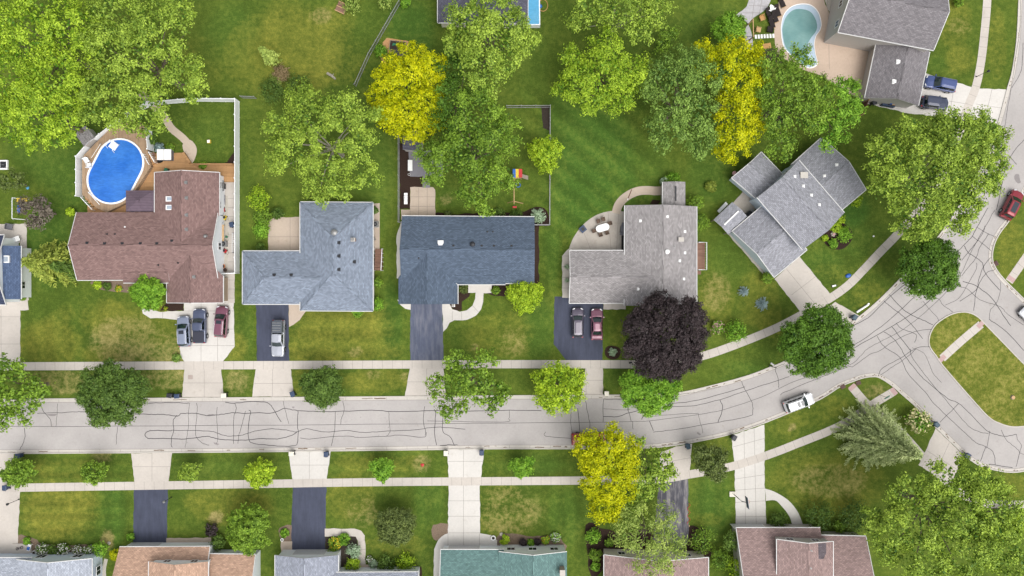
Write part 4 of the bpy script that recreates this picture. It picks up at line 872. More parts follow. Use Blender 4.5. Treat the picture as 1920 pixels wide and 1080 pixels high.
TSEED = [100]
def tree(label, lobes, h, kind, rb=1.1, leaf=.42, nl=26, cover=1.5, elong=1.5, name="deciduous_tree", flat=.9, bark='bark', group=None, limbs=7, **kw):
    TSEED[0] += 7; L = world_lobes(lobes, h, flat); ws = np.array([r * r for _, r, _ in L]); cx = sum(np.array(c) * w for (c, _, _), w in zip(L, ws)) / ws.sum()
    base = (float(cx[0]), float(cx[1]), 0.); t = thing(name, label, "tree", base, 0, group)
    me, C = crown_mesh("crown", L, rb, leaf, nl, cover, elong, TSEED[0], [LEAF[kind]] if isinstance(kind, str) else [LEAF[kind[0]], M[kind[1]]], **kw)
    o = bpy.data.objects.new("crown", me); link(o, t); co = np.empty(len(me.vertices) * 3, np.float32); me.vertices.foreach_get("co", co); co = co.reshape(-1, 3) - np.array(base, np.float32); me.vertices.foreach_set("co", co.ravel()); me.update()
    rng = random.Random(TSEED[0]); b = MB(); tr = max(.08, h * .022); b_ = Vector(base); zt = h * .38
    b.tube([b_ + Vector((0, 0, -.1)), b_ + Vector((0, 0, .25)), b_ + Vector((.05 * h * rng.uniform(-.3, .3), .02 * h, zt * .6)), b_ + Vector((0, 0, zt))], [tr * 1.5, tr * 1.1, tr * .9, tr * .75], 8)
    idx = list(range(len(C))); rng.shuffle(idx)
    for i in idx[:limbs * (2 if len(L) > 3 else 1)]:
        e = b_.lerp(Vector(C[i]), .86); mid = b_.lerp(e, .45); mid.z = zt + (e.z - zt) * .55; b.tube([b_ + Vector((0, 0, zt * rng.uniform(.75, 1.))), mid, mid.lerp(e, .6) + Vector((0, 0, .1)), e], [tr * .42, tr * .25, tr * .14, tr * .05], 5)
    obj("trunk", b, M[bark], t)
    return t
big = dict(rb=.72, leaf=.3, nl=44, cover=2.0, elong=1.5, low=0., pack=.84, droop=.3, fill=1.4)
rnd_ = dict(rb=.5, leaf=.28, nl=26, cover=2.6, elong=1.1, droop=.05, jit=.15, fill=2.4, pack=.5)
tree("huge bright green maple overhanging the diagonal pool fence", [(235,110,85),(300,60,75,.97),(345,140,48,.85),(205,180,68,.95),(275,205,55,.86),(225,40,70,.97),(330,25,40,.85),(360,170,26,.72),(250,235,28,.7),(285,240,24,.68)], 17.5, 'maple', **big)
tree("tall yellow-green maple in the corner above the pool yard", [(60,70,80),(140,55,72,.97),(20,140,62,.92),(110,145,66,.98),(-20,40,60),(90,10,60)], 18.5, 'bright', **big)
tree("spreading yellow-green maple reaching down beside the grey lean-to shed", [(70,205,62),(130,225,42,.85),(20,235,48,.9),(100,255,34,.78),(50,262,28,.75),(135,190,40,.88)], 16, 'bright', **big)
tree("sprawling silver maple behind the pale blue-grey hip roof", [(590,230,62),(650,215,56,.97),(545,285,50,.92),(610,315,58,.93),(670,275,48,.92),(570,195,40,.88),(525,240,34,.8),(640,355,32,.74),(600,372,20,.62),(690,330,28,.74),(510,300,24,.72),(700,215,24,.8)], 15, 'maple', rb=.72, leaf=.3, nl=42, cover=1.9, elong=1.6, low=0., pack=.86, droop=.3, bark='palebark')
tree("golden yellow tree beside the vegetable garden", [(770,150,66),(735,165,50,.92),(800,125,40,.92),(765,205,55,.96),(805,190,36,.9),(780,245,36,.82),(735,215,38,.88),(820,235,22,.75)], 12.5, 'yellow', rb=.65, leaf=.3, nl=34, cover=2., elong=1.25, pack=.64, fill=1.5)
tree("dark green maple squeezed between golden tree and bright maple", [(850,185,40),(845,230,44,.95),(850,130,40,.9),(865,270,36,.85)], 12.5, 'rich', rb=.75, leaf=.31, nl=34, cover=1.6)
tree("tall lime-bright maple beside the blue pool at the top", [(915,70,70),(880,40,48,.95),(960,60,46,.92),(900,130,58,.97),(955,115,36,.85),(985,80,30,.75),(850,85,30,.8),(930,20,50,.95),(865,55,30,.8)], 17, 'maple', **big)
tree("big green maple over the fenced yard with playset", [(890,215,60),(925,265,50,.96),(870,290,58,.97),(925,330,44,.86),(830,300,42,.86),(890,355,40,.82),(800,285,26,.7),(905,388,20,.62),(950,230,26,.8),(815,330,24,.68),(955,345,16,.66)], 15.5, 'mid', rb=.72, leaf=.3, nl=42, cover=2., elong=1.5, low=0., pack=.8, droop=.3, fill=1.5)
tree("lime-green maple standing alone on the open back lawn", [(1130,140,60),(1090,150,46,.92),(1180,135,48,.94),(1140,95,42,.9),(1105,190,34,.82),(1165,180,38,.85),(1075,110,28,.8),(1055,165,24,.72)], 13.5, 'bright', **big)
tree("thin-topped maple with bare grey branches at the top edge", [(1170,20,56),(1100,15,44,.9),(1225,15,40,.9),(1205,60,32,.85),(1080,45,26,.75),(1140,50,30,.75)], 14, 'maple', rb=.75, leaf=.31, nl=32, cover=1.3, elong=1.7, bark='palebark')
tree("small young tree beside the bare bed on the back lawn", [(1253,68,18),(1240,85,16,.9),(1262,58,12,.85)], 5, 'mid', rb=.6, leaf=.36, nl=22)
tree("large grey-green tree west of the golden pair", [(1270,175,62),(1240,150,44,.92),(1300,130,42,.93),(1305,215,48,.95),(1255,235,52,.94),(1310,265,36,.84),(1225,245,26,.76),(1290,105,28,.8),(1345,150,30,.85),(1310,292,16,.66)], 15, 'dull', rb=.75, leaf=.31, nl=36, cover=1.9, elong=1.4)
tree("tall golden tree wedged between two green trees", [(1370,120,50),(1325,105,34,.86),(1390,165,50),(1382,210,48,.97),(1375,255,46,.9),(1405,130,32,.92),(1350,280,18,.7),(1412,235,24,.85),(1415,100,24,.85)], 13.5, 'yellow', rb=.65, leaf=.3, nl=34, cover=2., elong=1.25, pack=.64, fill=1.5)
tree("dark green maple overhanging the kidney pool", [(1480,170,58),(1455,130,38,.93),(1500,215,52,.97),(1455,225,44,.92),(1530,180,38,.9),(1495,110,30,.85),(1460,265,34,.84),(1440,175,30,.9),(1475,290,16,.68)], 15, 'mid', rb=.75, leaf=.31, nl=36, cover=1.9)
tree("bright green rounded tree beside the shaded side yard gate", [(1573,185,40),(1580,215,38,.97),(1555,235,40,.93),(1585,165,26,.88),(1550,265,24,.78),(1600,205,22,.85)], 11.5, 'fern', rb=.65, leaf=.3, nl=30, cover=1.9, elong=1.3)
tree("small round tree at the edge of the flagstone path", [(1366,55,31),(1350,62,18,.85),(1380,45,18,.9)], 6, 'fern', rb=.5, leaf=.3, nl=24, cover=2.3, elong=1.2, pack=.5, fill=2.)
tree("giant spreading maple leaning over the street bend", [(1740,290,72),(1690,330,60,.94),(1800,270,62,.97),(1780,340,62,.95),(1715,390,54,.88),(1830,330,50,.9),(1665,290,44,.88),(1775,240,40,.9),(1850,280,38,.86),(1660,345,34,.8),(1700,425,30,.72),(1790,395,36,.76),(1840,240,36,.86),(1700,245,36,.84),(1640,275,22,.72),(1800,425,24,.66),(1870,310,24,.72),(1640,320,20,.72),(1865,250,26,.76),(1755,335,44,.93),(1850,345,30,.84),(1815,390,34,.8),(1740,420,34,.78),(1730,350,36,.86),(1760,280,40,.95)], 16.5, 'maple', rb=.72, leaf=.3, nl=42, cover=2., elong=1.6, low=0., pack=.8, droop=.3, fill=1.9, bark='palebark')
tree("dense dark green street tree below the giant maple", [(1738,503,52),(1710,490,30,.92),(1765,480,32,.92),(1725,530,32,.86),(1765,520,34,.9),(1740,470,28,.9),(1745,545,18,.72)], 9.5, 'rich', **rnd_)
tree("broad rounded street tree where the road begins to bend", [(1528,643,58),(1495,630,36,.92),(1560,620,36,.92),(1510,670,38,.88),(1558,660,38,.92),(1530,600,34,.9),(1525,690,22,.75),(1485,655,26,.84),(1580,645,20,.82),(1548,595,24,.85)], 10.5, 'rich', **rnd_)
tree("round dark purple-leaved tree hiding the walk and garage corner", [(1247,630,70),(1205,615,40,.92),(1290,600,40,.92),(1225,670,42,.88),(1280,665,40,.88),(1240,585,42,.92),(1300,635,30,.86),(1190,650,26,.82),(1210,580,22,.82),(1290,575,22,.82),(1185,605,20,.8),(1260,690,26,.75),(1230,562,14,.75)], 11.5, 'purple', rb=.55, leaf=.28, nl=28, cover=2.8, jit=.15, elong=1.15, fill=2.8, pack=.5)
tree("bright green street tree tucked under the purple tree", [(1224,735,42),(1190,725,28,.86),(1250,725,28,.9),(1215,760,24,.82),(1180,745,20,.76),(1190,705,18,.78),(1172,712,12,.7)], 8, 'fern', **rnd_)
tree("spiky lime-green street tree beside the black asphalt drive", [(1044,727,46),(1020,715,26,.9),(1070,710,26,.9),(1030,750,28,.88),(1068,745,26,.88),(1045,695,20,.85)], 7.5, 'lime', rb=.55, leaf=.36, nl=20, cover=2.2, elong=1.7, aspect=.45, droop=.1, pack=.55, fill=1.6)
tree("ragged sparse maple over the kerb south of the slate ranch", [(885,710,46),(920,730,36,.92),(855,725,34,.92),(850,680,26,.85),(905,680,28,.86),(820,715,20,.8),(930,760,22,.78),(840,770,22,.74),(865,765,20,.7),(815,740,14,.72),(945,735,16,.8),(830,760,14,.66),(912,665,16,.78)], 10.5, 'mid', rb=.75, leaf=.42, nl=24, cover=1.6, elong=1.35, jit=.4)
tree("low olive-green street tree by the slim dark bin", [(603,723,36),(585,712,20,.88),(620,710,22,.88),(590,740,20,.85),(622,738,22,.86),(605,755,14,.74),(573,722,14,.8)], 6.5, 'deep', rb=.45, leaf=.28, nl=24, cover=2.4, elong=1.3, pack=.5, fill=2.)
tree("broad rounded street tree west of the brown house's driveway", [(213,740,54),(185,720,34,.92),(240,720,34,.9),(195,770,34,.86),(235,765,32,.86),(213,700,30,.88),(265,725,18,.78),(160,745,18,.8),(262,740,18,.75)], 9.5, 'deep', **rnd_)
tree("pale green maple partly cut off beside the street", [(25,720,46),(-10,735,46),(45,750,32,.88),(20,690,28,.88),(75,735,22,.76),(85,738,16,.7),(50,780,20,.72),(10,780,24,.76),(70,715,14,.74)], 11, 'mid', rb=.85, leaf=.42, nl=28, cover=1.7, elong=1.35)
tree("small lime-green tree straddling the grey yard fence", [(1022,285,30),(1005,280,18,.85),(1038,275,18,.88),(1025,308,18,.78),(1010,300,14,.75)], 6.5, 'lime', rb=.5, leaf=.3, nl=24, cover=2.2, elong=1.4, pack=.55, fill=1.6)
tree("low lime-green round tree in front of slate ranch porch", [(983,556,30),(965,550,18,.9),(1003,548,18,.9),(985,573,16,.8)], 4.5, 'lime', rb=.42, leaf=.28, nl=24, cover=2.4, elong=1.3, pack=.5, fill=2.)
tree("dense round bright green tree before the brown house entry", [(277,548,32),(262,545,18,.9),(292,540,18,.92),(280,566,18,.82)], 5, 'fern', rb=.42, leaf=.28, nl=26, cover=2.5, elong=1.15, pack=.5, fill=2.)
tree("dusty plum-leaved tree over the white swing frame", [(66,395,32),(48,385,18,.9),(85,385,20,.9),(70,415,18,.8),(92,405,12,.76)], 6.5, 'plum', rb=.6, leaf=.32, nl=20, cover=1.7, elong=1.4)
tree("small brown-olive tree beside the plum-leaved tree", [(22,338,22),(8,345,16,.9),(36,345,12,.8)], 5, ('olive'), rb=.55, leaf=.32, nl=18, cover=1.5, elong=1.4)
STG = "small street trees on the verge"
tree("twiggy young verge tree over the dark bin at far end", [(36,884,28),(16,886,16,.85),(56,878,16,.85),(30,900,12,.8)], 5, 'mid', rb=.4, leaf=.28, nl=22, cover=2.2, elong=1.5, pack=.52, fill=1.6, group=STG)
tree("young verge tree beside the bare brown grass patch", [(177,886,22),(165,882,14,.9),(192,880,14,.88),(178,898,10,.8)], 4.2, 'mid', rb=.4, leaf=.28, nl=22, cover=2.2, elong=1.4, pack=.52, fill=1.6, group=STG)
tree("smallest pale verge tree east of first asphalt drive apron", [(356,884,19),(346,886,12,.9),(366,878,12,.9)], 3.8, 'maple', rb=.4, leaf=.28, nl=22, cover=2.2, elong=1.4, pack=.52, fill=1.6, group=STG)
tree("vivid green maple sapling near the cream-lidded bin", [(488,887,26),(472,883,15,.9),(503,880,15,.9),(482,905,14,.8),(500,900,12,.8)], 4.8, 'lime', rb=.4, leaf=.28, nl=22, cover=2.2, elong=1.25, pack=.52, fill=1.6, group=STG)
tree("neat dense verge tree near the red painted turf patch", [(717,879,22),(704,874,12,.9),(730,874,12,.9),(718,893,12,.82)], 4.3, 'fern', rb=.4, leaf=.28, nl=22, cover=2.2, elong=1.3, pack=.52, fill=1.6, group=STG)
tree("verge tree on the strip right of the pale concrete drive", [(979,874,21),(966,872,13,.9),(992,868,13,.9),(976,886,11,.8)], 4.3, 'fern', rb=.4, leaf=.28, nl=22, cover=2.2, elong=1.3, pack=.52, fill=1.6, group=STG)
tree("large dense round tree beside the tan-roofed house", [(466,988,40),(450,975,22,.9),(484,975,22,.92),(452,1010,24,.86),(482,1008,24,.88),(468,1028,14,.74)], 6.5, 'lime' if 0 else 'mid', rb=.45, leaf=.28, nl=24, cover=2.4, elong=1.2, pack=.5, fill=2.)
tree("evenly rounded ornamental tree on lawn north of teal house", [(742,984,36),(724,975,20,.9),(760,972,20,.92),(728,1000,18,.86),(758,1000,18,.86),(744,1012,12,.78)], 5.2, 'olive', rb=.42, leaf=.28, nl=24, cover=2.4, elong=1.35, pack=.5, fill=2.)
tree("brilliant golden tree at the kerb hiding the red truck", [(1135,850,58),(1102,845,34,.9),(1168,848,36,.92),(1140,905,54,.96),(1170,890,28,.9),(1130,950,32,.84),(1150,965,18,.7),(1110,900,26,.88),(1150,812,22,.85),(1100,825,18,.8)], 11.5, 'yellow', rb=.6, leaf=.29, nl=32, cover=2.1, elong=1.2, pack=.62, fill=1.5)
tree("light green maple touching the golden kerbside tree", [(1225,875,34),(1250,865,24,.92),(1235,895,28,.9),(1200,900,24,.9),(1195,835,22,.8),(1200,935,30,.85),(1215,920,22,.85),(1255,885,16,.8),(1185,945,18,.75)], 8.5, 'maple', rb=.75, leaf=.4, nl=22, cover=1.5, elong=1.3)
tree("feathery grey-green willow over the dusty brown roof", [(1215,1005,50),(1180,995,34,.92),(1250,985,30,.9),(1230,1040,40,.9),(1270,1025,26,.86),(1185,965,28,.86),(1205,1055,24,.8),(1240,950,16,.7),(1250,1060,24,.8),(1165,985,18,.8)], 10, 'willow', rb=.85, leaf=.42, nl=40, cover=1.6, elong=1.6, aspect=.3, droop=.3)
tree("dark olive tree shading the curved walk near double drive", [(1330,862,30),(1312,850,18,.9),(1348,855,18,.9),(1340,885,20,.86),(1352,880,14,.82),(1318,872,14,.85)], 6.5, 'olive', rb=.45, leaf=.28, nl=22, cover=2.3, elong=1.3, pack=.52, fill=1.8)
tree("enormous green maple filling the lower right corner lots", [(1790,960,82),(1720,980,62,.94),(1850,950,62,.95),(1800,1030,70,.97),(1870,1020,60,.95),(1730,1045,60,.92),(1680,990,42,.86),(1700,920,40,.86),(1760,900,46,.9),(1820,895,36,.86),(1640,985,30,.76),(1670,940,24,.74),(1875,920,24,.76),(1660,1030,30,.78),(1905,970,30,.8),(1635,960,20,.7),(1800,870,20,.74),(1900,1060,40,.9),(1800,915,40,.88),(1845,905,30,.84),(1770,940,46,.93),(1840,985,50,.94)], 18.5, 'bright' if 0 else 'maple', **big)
FL = "shrubs around the houses"
def shrub(label, x, y, r, h, kind, name="shrub", cat="shrub", leaf=.24, nl=20, cover=2.6, bloom=0., rb=None, lob=None, group=None, **kw):
    TSEED[0] += 3; L = world_lobes(lob or [(x, y, r)], h, 1.); rw = L[0][1]
    mats = [LEAF[kind]] if isinstance(kind, str) else [LEAF[kind[0]], M[kind[1]]]
    kw.setdefault('elong', 1.2); kw.setdefault('fill', 2.0); me, C = crown_mesh(name, L, rb or max(.16, rw * .32), min(leaf, rw * .4 + .06), nl, cover, seed=TSEED[0], mats=mats, bloom=bloom, low=-.4, sub=0, **kw)
    c = np.array(L[0][0]); b = np.array((c[0], c[1], 0), np.float32); co = np.empty(len(me.vertices) * 3, np.float32); me.vertices.foreach_get("co", co); me.vertices.foreach_set("co", (co.reshape(-1, 3) - b).ravel()); me.update()
    o = bpy.data.objects.new(name, me); link(o); o.location = b; return tag(o, label, cat, group)
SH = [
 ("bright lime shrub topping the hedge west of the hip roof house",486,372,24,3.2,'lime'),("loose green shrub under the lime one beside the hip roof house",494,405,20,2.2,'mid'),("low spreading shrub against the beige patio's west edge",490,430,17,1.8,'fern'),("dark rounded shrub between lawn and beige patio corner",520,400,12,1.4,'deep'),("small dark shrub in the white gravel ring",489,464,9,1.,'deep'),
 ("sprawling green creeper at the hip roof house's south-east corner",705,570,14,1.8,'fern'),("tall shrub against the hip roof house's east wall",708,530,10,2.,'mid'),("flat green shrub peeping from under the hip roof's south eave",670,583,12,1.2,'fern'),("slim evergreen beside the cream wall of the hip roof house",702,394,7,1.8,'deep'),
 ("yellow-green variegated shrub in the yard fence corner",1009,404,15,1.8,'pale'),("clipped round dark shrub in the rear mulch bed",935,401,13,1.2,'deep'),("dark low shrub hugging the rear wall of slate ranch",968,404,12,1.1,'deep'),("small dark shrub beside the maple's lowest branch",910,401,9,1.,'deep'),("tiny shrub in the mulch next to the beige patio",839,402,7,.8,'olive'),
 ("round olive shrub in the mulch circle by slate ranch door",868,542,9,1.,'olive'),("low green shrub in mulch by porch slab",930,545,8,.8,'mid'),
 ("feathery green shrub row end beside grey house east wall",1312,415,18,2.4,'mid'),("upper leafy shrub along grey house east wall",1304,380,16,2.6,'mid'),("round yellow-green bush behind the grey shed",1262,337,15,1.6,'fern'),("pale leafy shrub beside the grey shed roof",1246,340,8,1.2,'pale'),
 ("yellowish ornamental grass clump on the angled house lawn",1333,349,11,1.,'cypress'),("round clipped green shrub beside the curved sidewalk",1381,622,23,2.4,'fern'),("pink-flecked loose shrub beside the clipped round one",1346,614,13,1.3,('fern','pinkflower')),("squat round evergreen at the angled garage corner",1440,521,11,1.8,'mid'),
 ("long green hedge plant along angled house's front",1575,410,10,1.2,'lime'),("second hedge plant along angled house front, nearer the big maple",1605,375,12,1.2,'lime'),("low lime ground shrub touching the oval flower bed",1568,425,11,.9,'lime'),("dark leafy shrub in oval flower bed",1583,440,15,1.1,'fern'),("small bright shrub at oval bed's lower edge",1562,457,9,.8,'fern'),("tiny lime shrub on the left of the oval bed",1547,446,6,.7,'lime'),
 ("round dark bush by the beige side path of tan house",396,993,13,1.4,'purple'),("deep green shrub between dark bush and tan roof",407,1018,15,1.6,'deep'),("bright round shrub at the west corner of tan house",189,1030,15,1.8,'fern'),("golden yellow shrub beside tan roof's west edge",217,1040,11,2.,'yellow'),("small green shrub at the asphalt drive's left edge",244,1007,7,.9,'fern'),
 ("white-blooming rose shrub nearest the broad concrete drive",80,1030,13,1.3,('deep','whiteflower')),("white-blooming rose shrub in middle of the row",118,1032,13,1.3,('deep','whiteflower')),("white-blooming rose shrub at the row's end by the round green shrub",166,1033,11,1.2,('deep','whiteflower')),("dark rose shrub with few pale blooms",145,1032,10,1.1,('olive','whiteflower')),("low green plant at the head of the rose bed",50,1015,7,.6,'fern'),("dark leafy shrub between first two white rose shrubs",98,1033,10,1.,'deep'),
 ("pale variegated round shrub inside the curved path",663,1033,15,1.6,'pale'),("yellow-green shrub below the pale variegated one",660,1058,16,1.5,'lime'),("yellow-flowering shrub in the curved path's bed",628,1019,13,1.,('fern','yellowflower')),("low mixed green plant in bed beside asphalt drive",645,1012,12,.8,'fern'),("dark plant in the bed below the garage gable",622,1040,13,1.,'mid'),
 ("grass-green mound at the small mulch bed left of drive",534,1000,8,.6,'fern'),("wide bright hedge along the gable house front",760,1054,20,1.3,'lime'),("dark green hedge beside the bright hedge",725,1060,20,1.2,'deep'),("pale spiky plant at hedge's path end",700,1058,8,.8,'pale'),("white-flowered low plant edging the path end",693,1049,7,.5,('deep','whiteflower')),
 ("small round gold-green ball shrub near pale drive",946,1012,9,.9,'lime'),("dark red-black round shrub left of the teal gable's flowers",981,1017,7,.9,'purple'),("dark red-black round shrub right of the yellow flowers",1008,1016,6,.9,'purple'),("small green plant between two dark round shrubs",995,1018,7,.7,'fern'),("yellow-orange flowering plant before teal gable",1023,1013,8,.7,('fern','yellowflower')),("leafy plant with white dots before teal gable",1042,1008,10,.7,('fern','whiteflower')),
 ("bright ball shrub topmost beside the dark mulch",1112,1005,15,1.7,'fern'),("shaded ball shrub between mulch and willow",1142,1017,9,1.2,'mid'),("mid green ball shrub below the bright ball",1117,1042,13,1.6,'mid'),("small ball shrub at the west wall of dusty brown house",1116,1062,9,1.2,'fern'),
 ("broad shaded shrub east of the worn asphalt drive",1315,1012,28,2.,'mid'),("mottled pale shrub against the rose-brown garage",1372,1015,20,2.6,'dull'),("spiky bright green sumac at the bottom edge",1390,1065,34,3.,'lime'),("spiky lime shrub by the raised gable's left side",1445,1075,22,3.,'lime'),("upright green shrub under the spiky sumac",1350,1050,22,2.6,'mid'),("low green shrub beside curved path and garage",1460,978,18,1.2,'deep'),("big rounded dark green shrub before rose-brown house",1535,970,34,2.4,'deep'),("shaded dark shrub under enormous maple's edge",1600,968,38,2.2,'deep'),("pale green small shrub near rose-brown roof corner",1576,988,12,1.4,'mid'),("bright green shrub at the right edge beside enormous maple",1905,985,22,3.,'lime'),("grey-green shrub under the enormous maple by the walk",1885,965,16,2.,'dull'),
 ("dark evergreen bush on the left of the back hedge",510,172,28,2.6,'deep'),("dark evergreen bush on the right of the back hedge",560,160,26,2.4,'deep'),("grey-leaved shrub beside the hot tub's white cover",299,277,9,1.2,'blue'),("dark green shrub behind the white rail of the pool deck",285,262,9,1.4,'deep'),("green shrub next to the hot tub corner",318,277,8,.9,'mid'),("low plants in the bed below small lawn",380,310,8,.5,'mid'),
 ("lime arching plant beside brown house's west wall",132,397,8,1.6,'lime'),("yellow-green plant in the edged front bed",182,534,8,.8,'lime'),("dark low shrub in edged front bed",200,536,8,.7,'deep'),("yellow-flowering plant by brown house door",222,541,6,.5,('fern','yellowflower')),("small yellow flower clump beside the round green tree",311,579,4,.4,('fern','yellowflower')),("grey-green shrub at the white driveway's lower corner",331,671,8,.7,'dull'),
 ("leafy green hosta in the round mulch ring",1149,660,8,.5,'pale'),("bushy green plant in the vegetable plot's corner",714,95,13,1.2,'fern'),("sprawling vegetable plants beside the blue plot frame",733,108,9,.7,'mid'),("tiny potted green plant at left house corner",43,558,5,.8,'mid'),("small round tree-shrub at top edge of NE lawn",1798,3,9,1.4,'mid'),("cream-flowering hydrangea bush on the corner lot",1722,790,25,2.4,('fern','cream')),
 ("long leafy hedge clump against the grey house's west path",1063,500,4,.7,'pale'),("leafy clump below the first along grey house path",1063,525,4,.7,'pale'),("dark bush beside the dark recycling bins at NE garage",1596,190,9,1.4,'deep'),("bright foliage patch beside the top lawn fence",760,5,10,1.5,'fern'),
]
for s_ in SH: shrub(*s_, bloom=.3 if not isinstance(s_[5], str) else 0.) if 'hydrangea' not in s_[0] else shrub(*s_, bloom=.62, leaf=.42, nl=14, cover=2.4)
# conifers
def conifer(label, x, y, r, h, kind, whorls=13, nb=14, needle=.5, name="conifer_tree", tip=0):
    TSEED[0] += 11; rng = np.random.RandomState(TSEED[0]); zc = h * .25; rw = r / S * (HC - zc) / HC; b = np.array(W(x, y, zc))[:2]
    P, N, T, L, tn = [], [], [], [], []
    for i in range(whorls):
        f = i / (whorls - 1); z = .4 + (h - .6) * f; Lb = rw * (1 - f) ** .85 + .18; n = int(nb * (.45 + .55 * (1 - f))) + 2; a0 = rng.rand() * 6.28
        for j in range(n):
            a = a0 + 6.283 * j / n + rng.normal() * .12; lb = Lb * (.72 + .4 * rng.rand()); d = np.array((math.cos(a), math.sin(a), 0)); sd = np.array((-d[1], d[0], 0)); tone0 = rng.rand()
            m = max(4, int(lb / (needle * .42)))
            for k in range(m):
                t = (k + .6) / m; c = np.array((b[0], b[1], z)) + d * lb * t + np.array((0, 0, .25 * lb * t - .55 * lb * t * t))
                for s in (-1, 0, 1):
                    ll = needle * (1.2 - .5 * t) * (1 if s else 1.2); dir_ = d * .75 + sd * s * .7 + np.array((0, 0, -.15)) + rng.normal(size=3) * .3
                    P.append(c + dir_ * ll * .4); T.append(dir_); N.append(np.array((0, 0, 1.)) + d * .3 + rng.normal(size=3) * .5); L.append(ll * (.8 + .4 * rng.rand())); tn.append(.4 * tone0 + .35 * rng.rand() + .25 * t)
    P, N, T, L, tn = map(np.array, (P, N, T, L, tn)); base = np.array((b[0], b[1], 0)); P[:, 2] = np.maximum(P[:, 2], .08)
    t = thing(name, label, "tree", tuple(base)); o = bpy.data.objects.new("crown", leaf_mesh("crown", P - base, N, T, L, L * .32, tn, [LEAF[kind]])); link(o, t)
    obj("trunk", MB().tube([(base[0], base[1], -.1), (base[0], base[1], h * .5), (base[0], base[1], h - .2)], [h * .018, h * .011, .02], 7), M['bark'], t)
conifer("tall drooping grey-green spruce on the corner lot", 1648, 823, 64, 14, 'conifer', 22, 26, .55)
conifer("yellow-green cypress with shaggy sprays beside brown house", 98, 493, 48, 8, 'cypress', 12, 15, .75)
conifer("dark lower conifer behind the shaggy cypress", 128, 500, 24, 5, 'deep', 10, 12, .55)
conifer("tiny blue spruce nearer the angled driveway", 1395, 547, 8, 1.4, 'blue', 7, 9, .2)
conifer("small blue spruce on dry lawn beside curved walk", 1429, 570, 11, 1.8, 'blue', 8, 10, .24)
conifer("leaning pale weeping conifer on the back lawn", 506, 107, 14, 5, 'willow', 9, 8, .5)
shrub("dry brown brush heap with yellow ends", 525, 138, 17, 1.0, 'dead', "brush_pile", "brush pile", elong=1.6)
shrub("dry pale branches beside leaning weeping conifer", 515, 152, 14, .8, 'willow', "cut_branches", "brush pile", elong=1.8, cover=1.2)
shrub("pale straggly shrub beside picnic table at top", 660, 6, 22, 2.2, 'willow', cover=1.2); shrub("thin twiggy shrub at top beside fence line", 722, 6, 14, 2., 'willow', cover=1.)
# ---------------------------------------------------------------- pools, decks, fences
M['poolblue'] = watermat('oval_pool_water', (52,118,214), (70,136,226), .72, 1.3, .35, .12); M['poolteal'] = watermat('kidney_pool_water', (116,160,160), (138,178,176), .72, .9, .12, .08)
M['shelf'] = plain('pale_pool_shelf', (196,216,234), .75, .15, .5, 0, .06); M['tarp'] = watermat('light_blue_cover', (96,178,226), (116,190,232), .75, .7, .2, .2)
def oval(cx, cy, L, Wd, ang, n=40, h=0.):     # stadium in photo pixels
    out = []; r = Wd / 2; s = L / 2 - r; ca, sa = math.cos(ang), math.sin(ang)
    for k in range(n):
        a = 2 * math.pi * k / n; x = r * math.cos(a) + (s if math.cos(a) >= 0 else -s); y = r * math.sin(a); out.append(tuple(W(cx + x * ca - y * sa, cy + x * sa + y * ca, h)[:2]))
    return out
H1 = 1.25
pool = thing("swimming_pool", "oval above-ground pool of bright blue water with white rim", "pool", W(215, 322, 0))
o_ = oval(216, 321, 128, 91, R(-63), 44, H1); i_ = oval(216, 321, 122, 85, R(-63), 44, H1)
m = MB()
for k in range(len(o_)):
    a, b = k, (k + 1) % len(o_)
    m.face([(*o_[a], H1), (*i_[a], H1), (*i_[b], H1), (*o_[b], H1)][::-1]); m.face([(*o_[a], 0), (*o_[b], 0), (*o_[b], H1), (*o_[a], H1)]); m.face([(*i_[b], .9), (*i_[a], .9), (*i_[a], H1), (*i_[b], H1)])
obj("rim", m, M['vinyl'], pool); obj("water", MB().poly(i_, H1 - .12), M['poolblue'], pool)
D1 = W2([(154,298),(158,290),(209,238),(240,222),(274,236),(276,250),(277,268),(276,280),(283,312),(240,378),(200,398),(180,390),(166,374),(154,366)], 1.1)
inn = oval(216, 321, 131, 94, R(-63), 44, 1.1)
dk = thing("pool_deck_platform", "raised tan composite deck around the oval pool", "deck", W(180, 300, 0))
m = MB(); m.prism(D1, .15, 1.1); obj("platform", m, M['deckgrey'], dk)
D2 = W2([(164,385),(200,398),(236,382),(276,285),(300,288),(345,286),(358,306),(441,306),(441,341),(411,341),(411,322),(289,322),(289,402),(164,402)], .32)
dk2 = thing("cedar_deck", "honey cedar deck wrapping the back of the brown house", "deck", W(330, 305, 0)); obj("platform", MB().prism(D2, 0, .32), M['deck'], dk2)
m = MB(); ra, rb_ = W(362,308,.32), W(438,309,.32); m.box(((ra.x+rb_.x)/2,(ra.y+rb_.y)/2,.32),(rb_.x-ra.x,.18,.45)); ra, rb_ = W(345,287,.32), W(358,306,.32); m.box(((ra.x+rb_.x)/2,(ra.y+rb_.y)/2,.32),((rb_-ra).length,.35,.45),math.atan2(rb_.y-ra.y,rb_.x-ra.x)); obj("bench_rail", m, M['deck'], dk2)
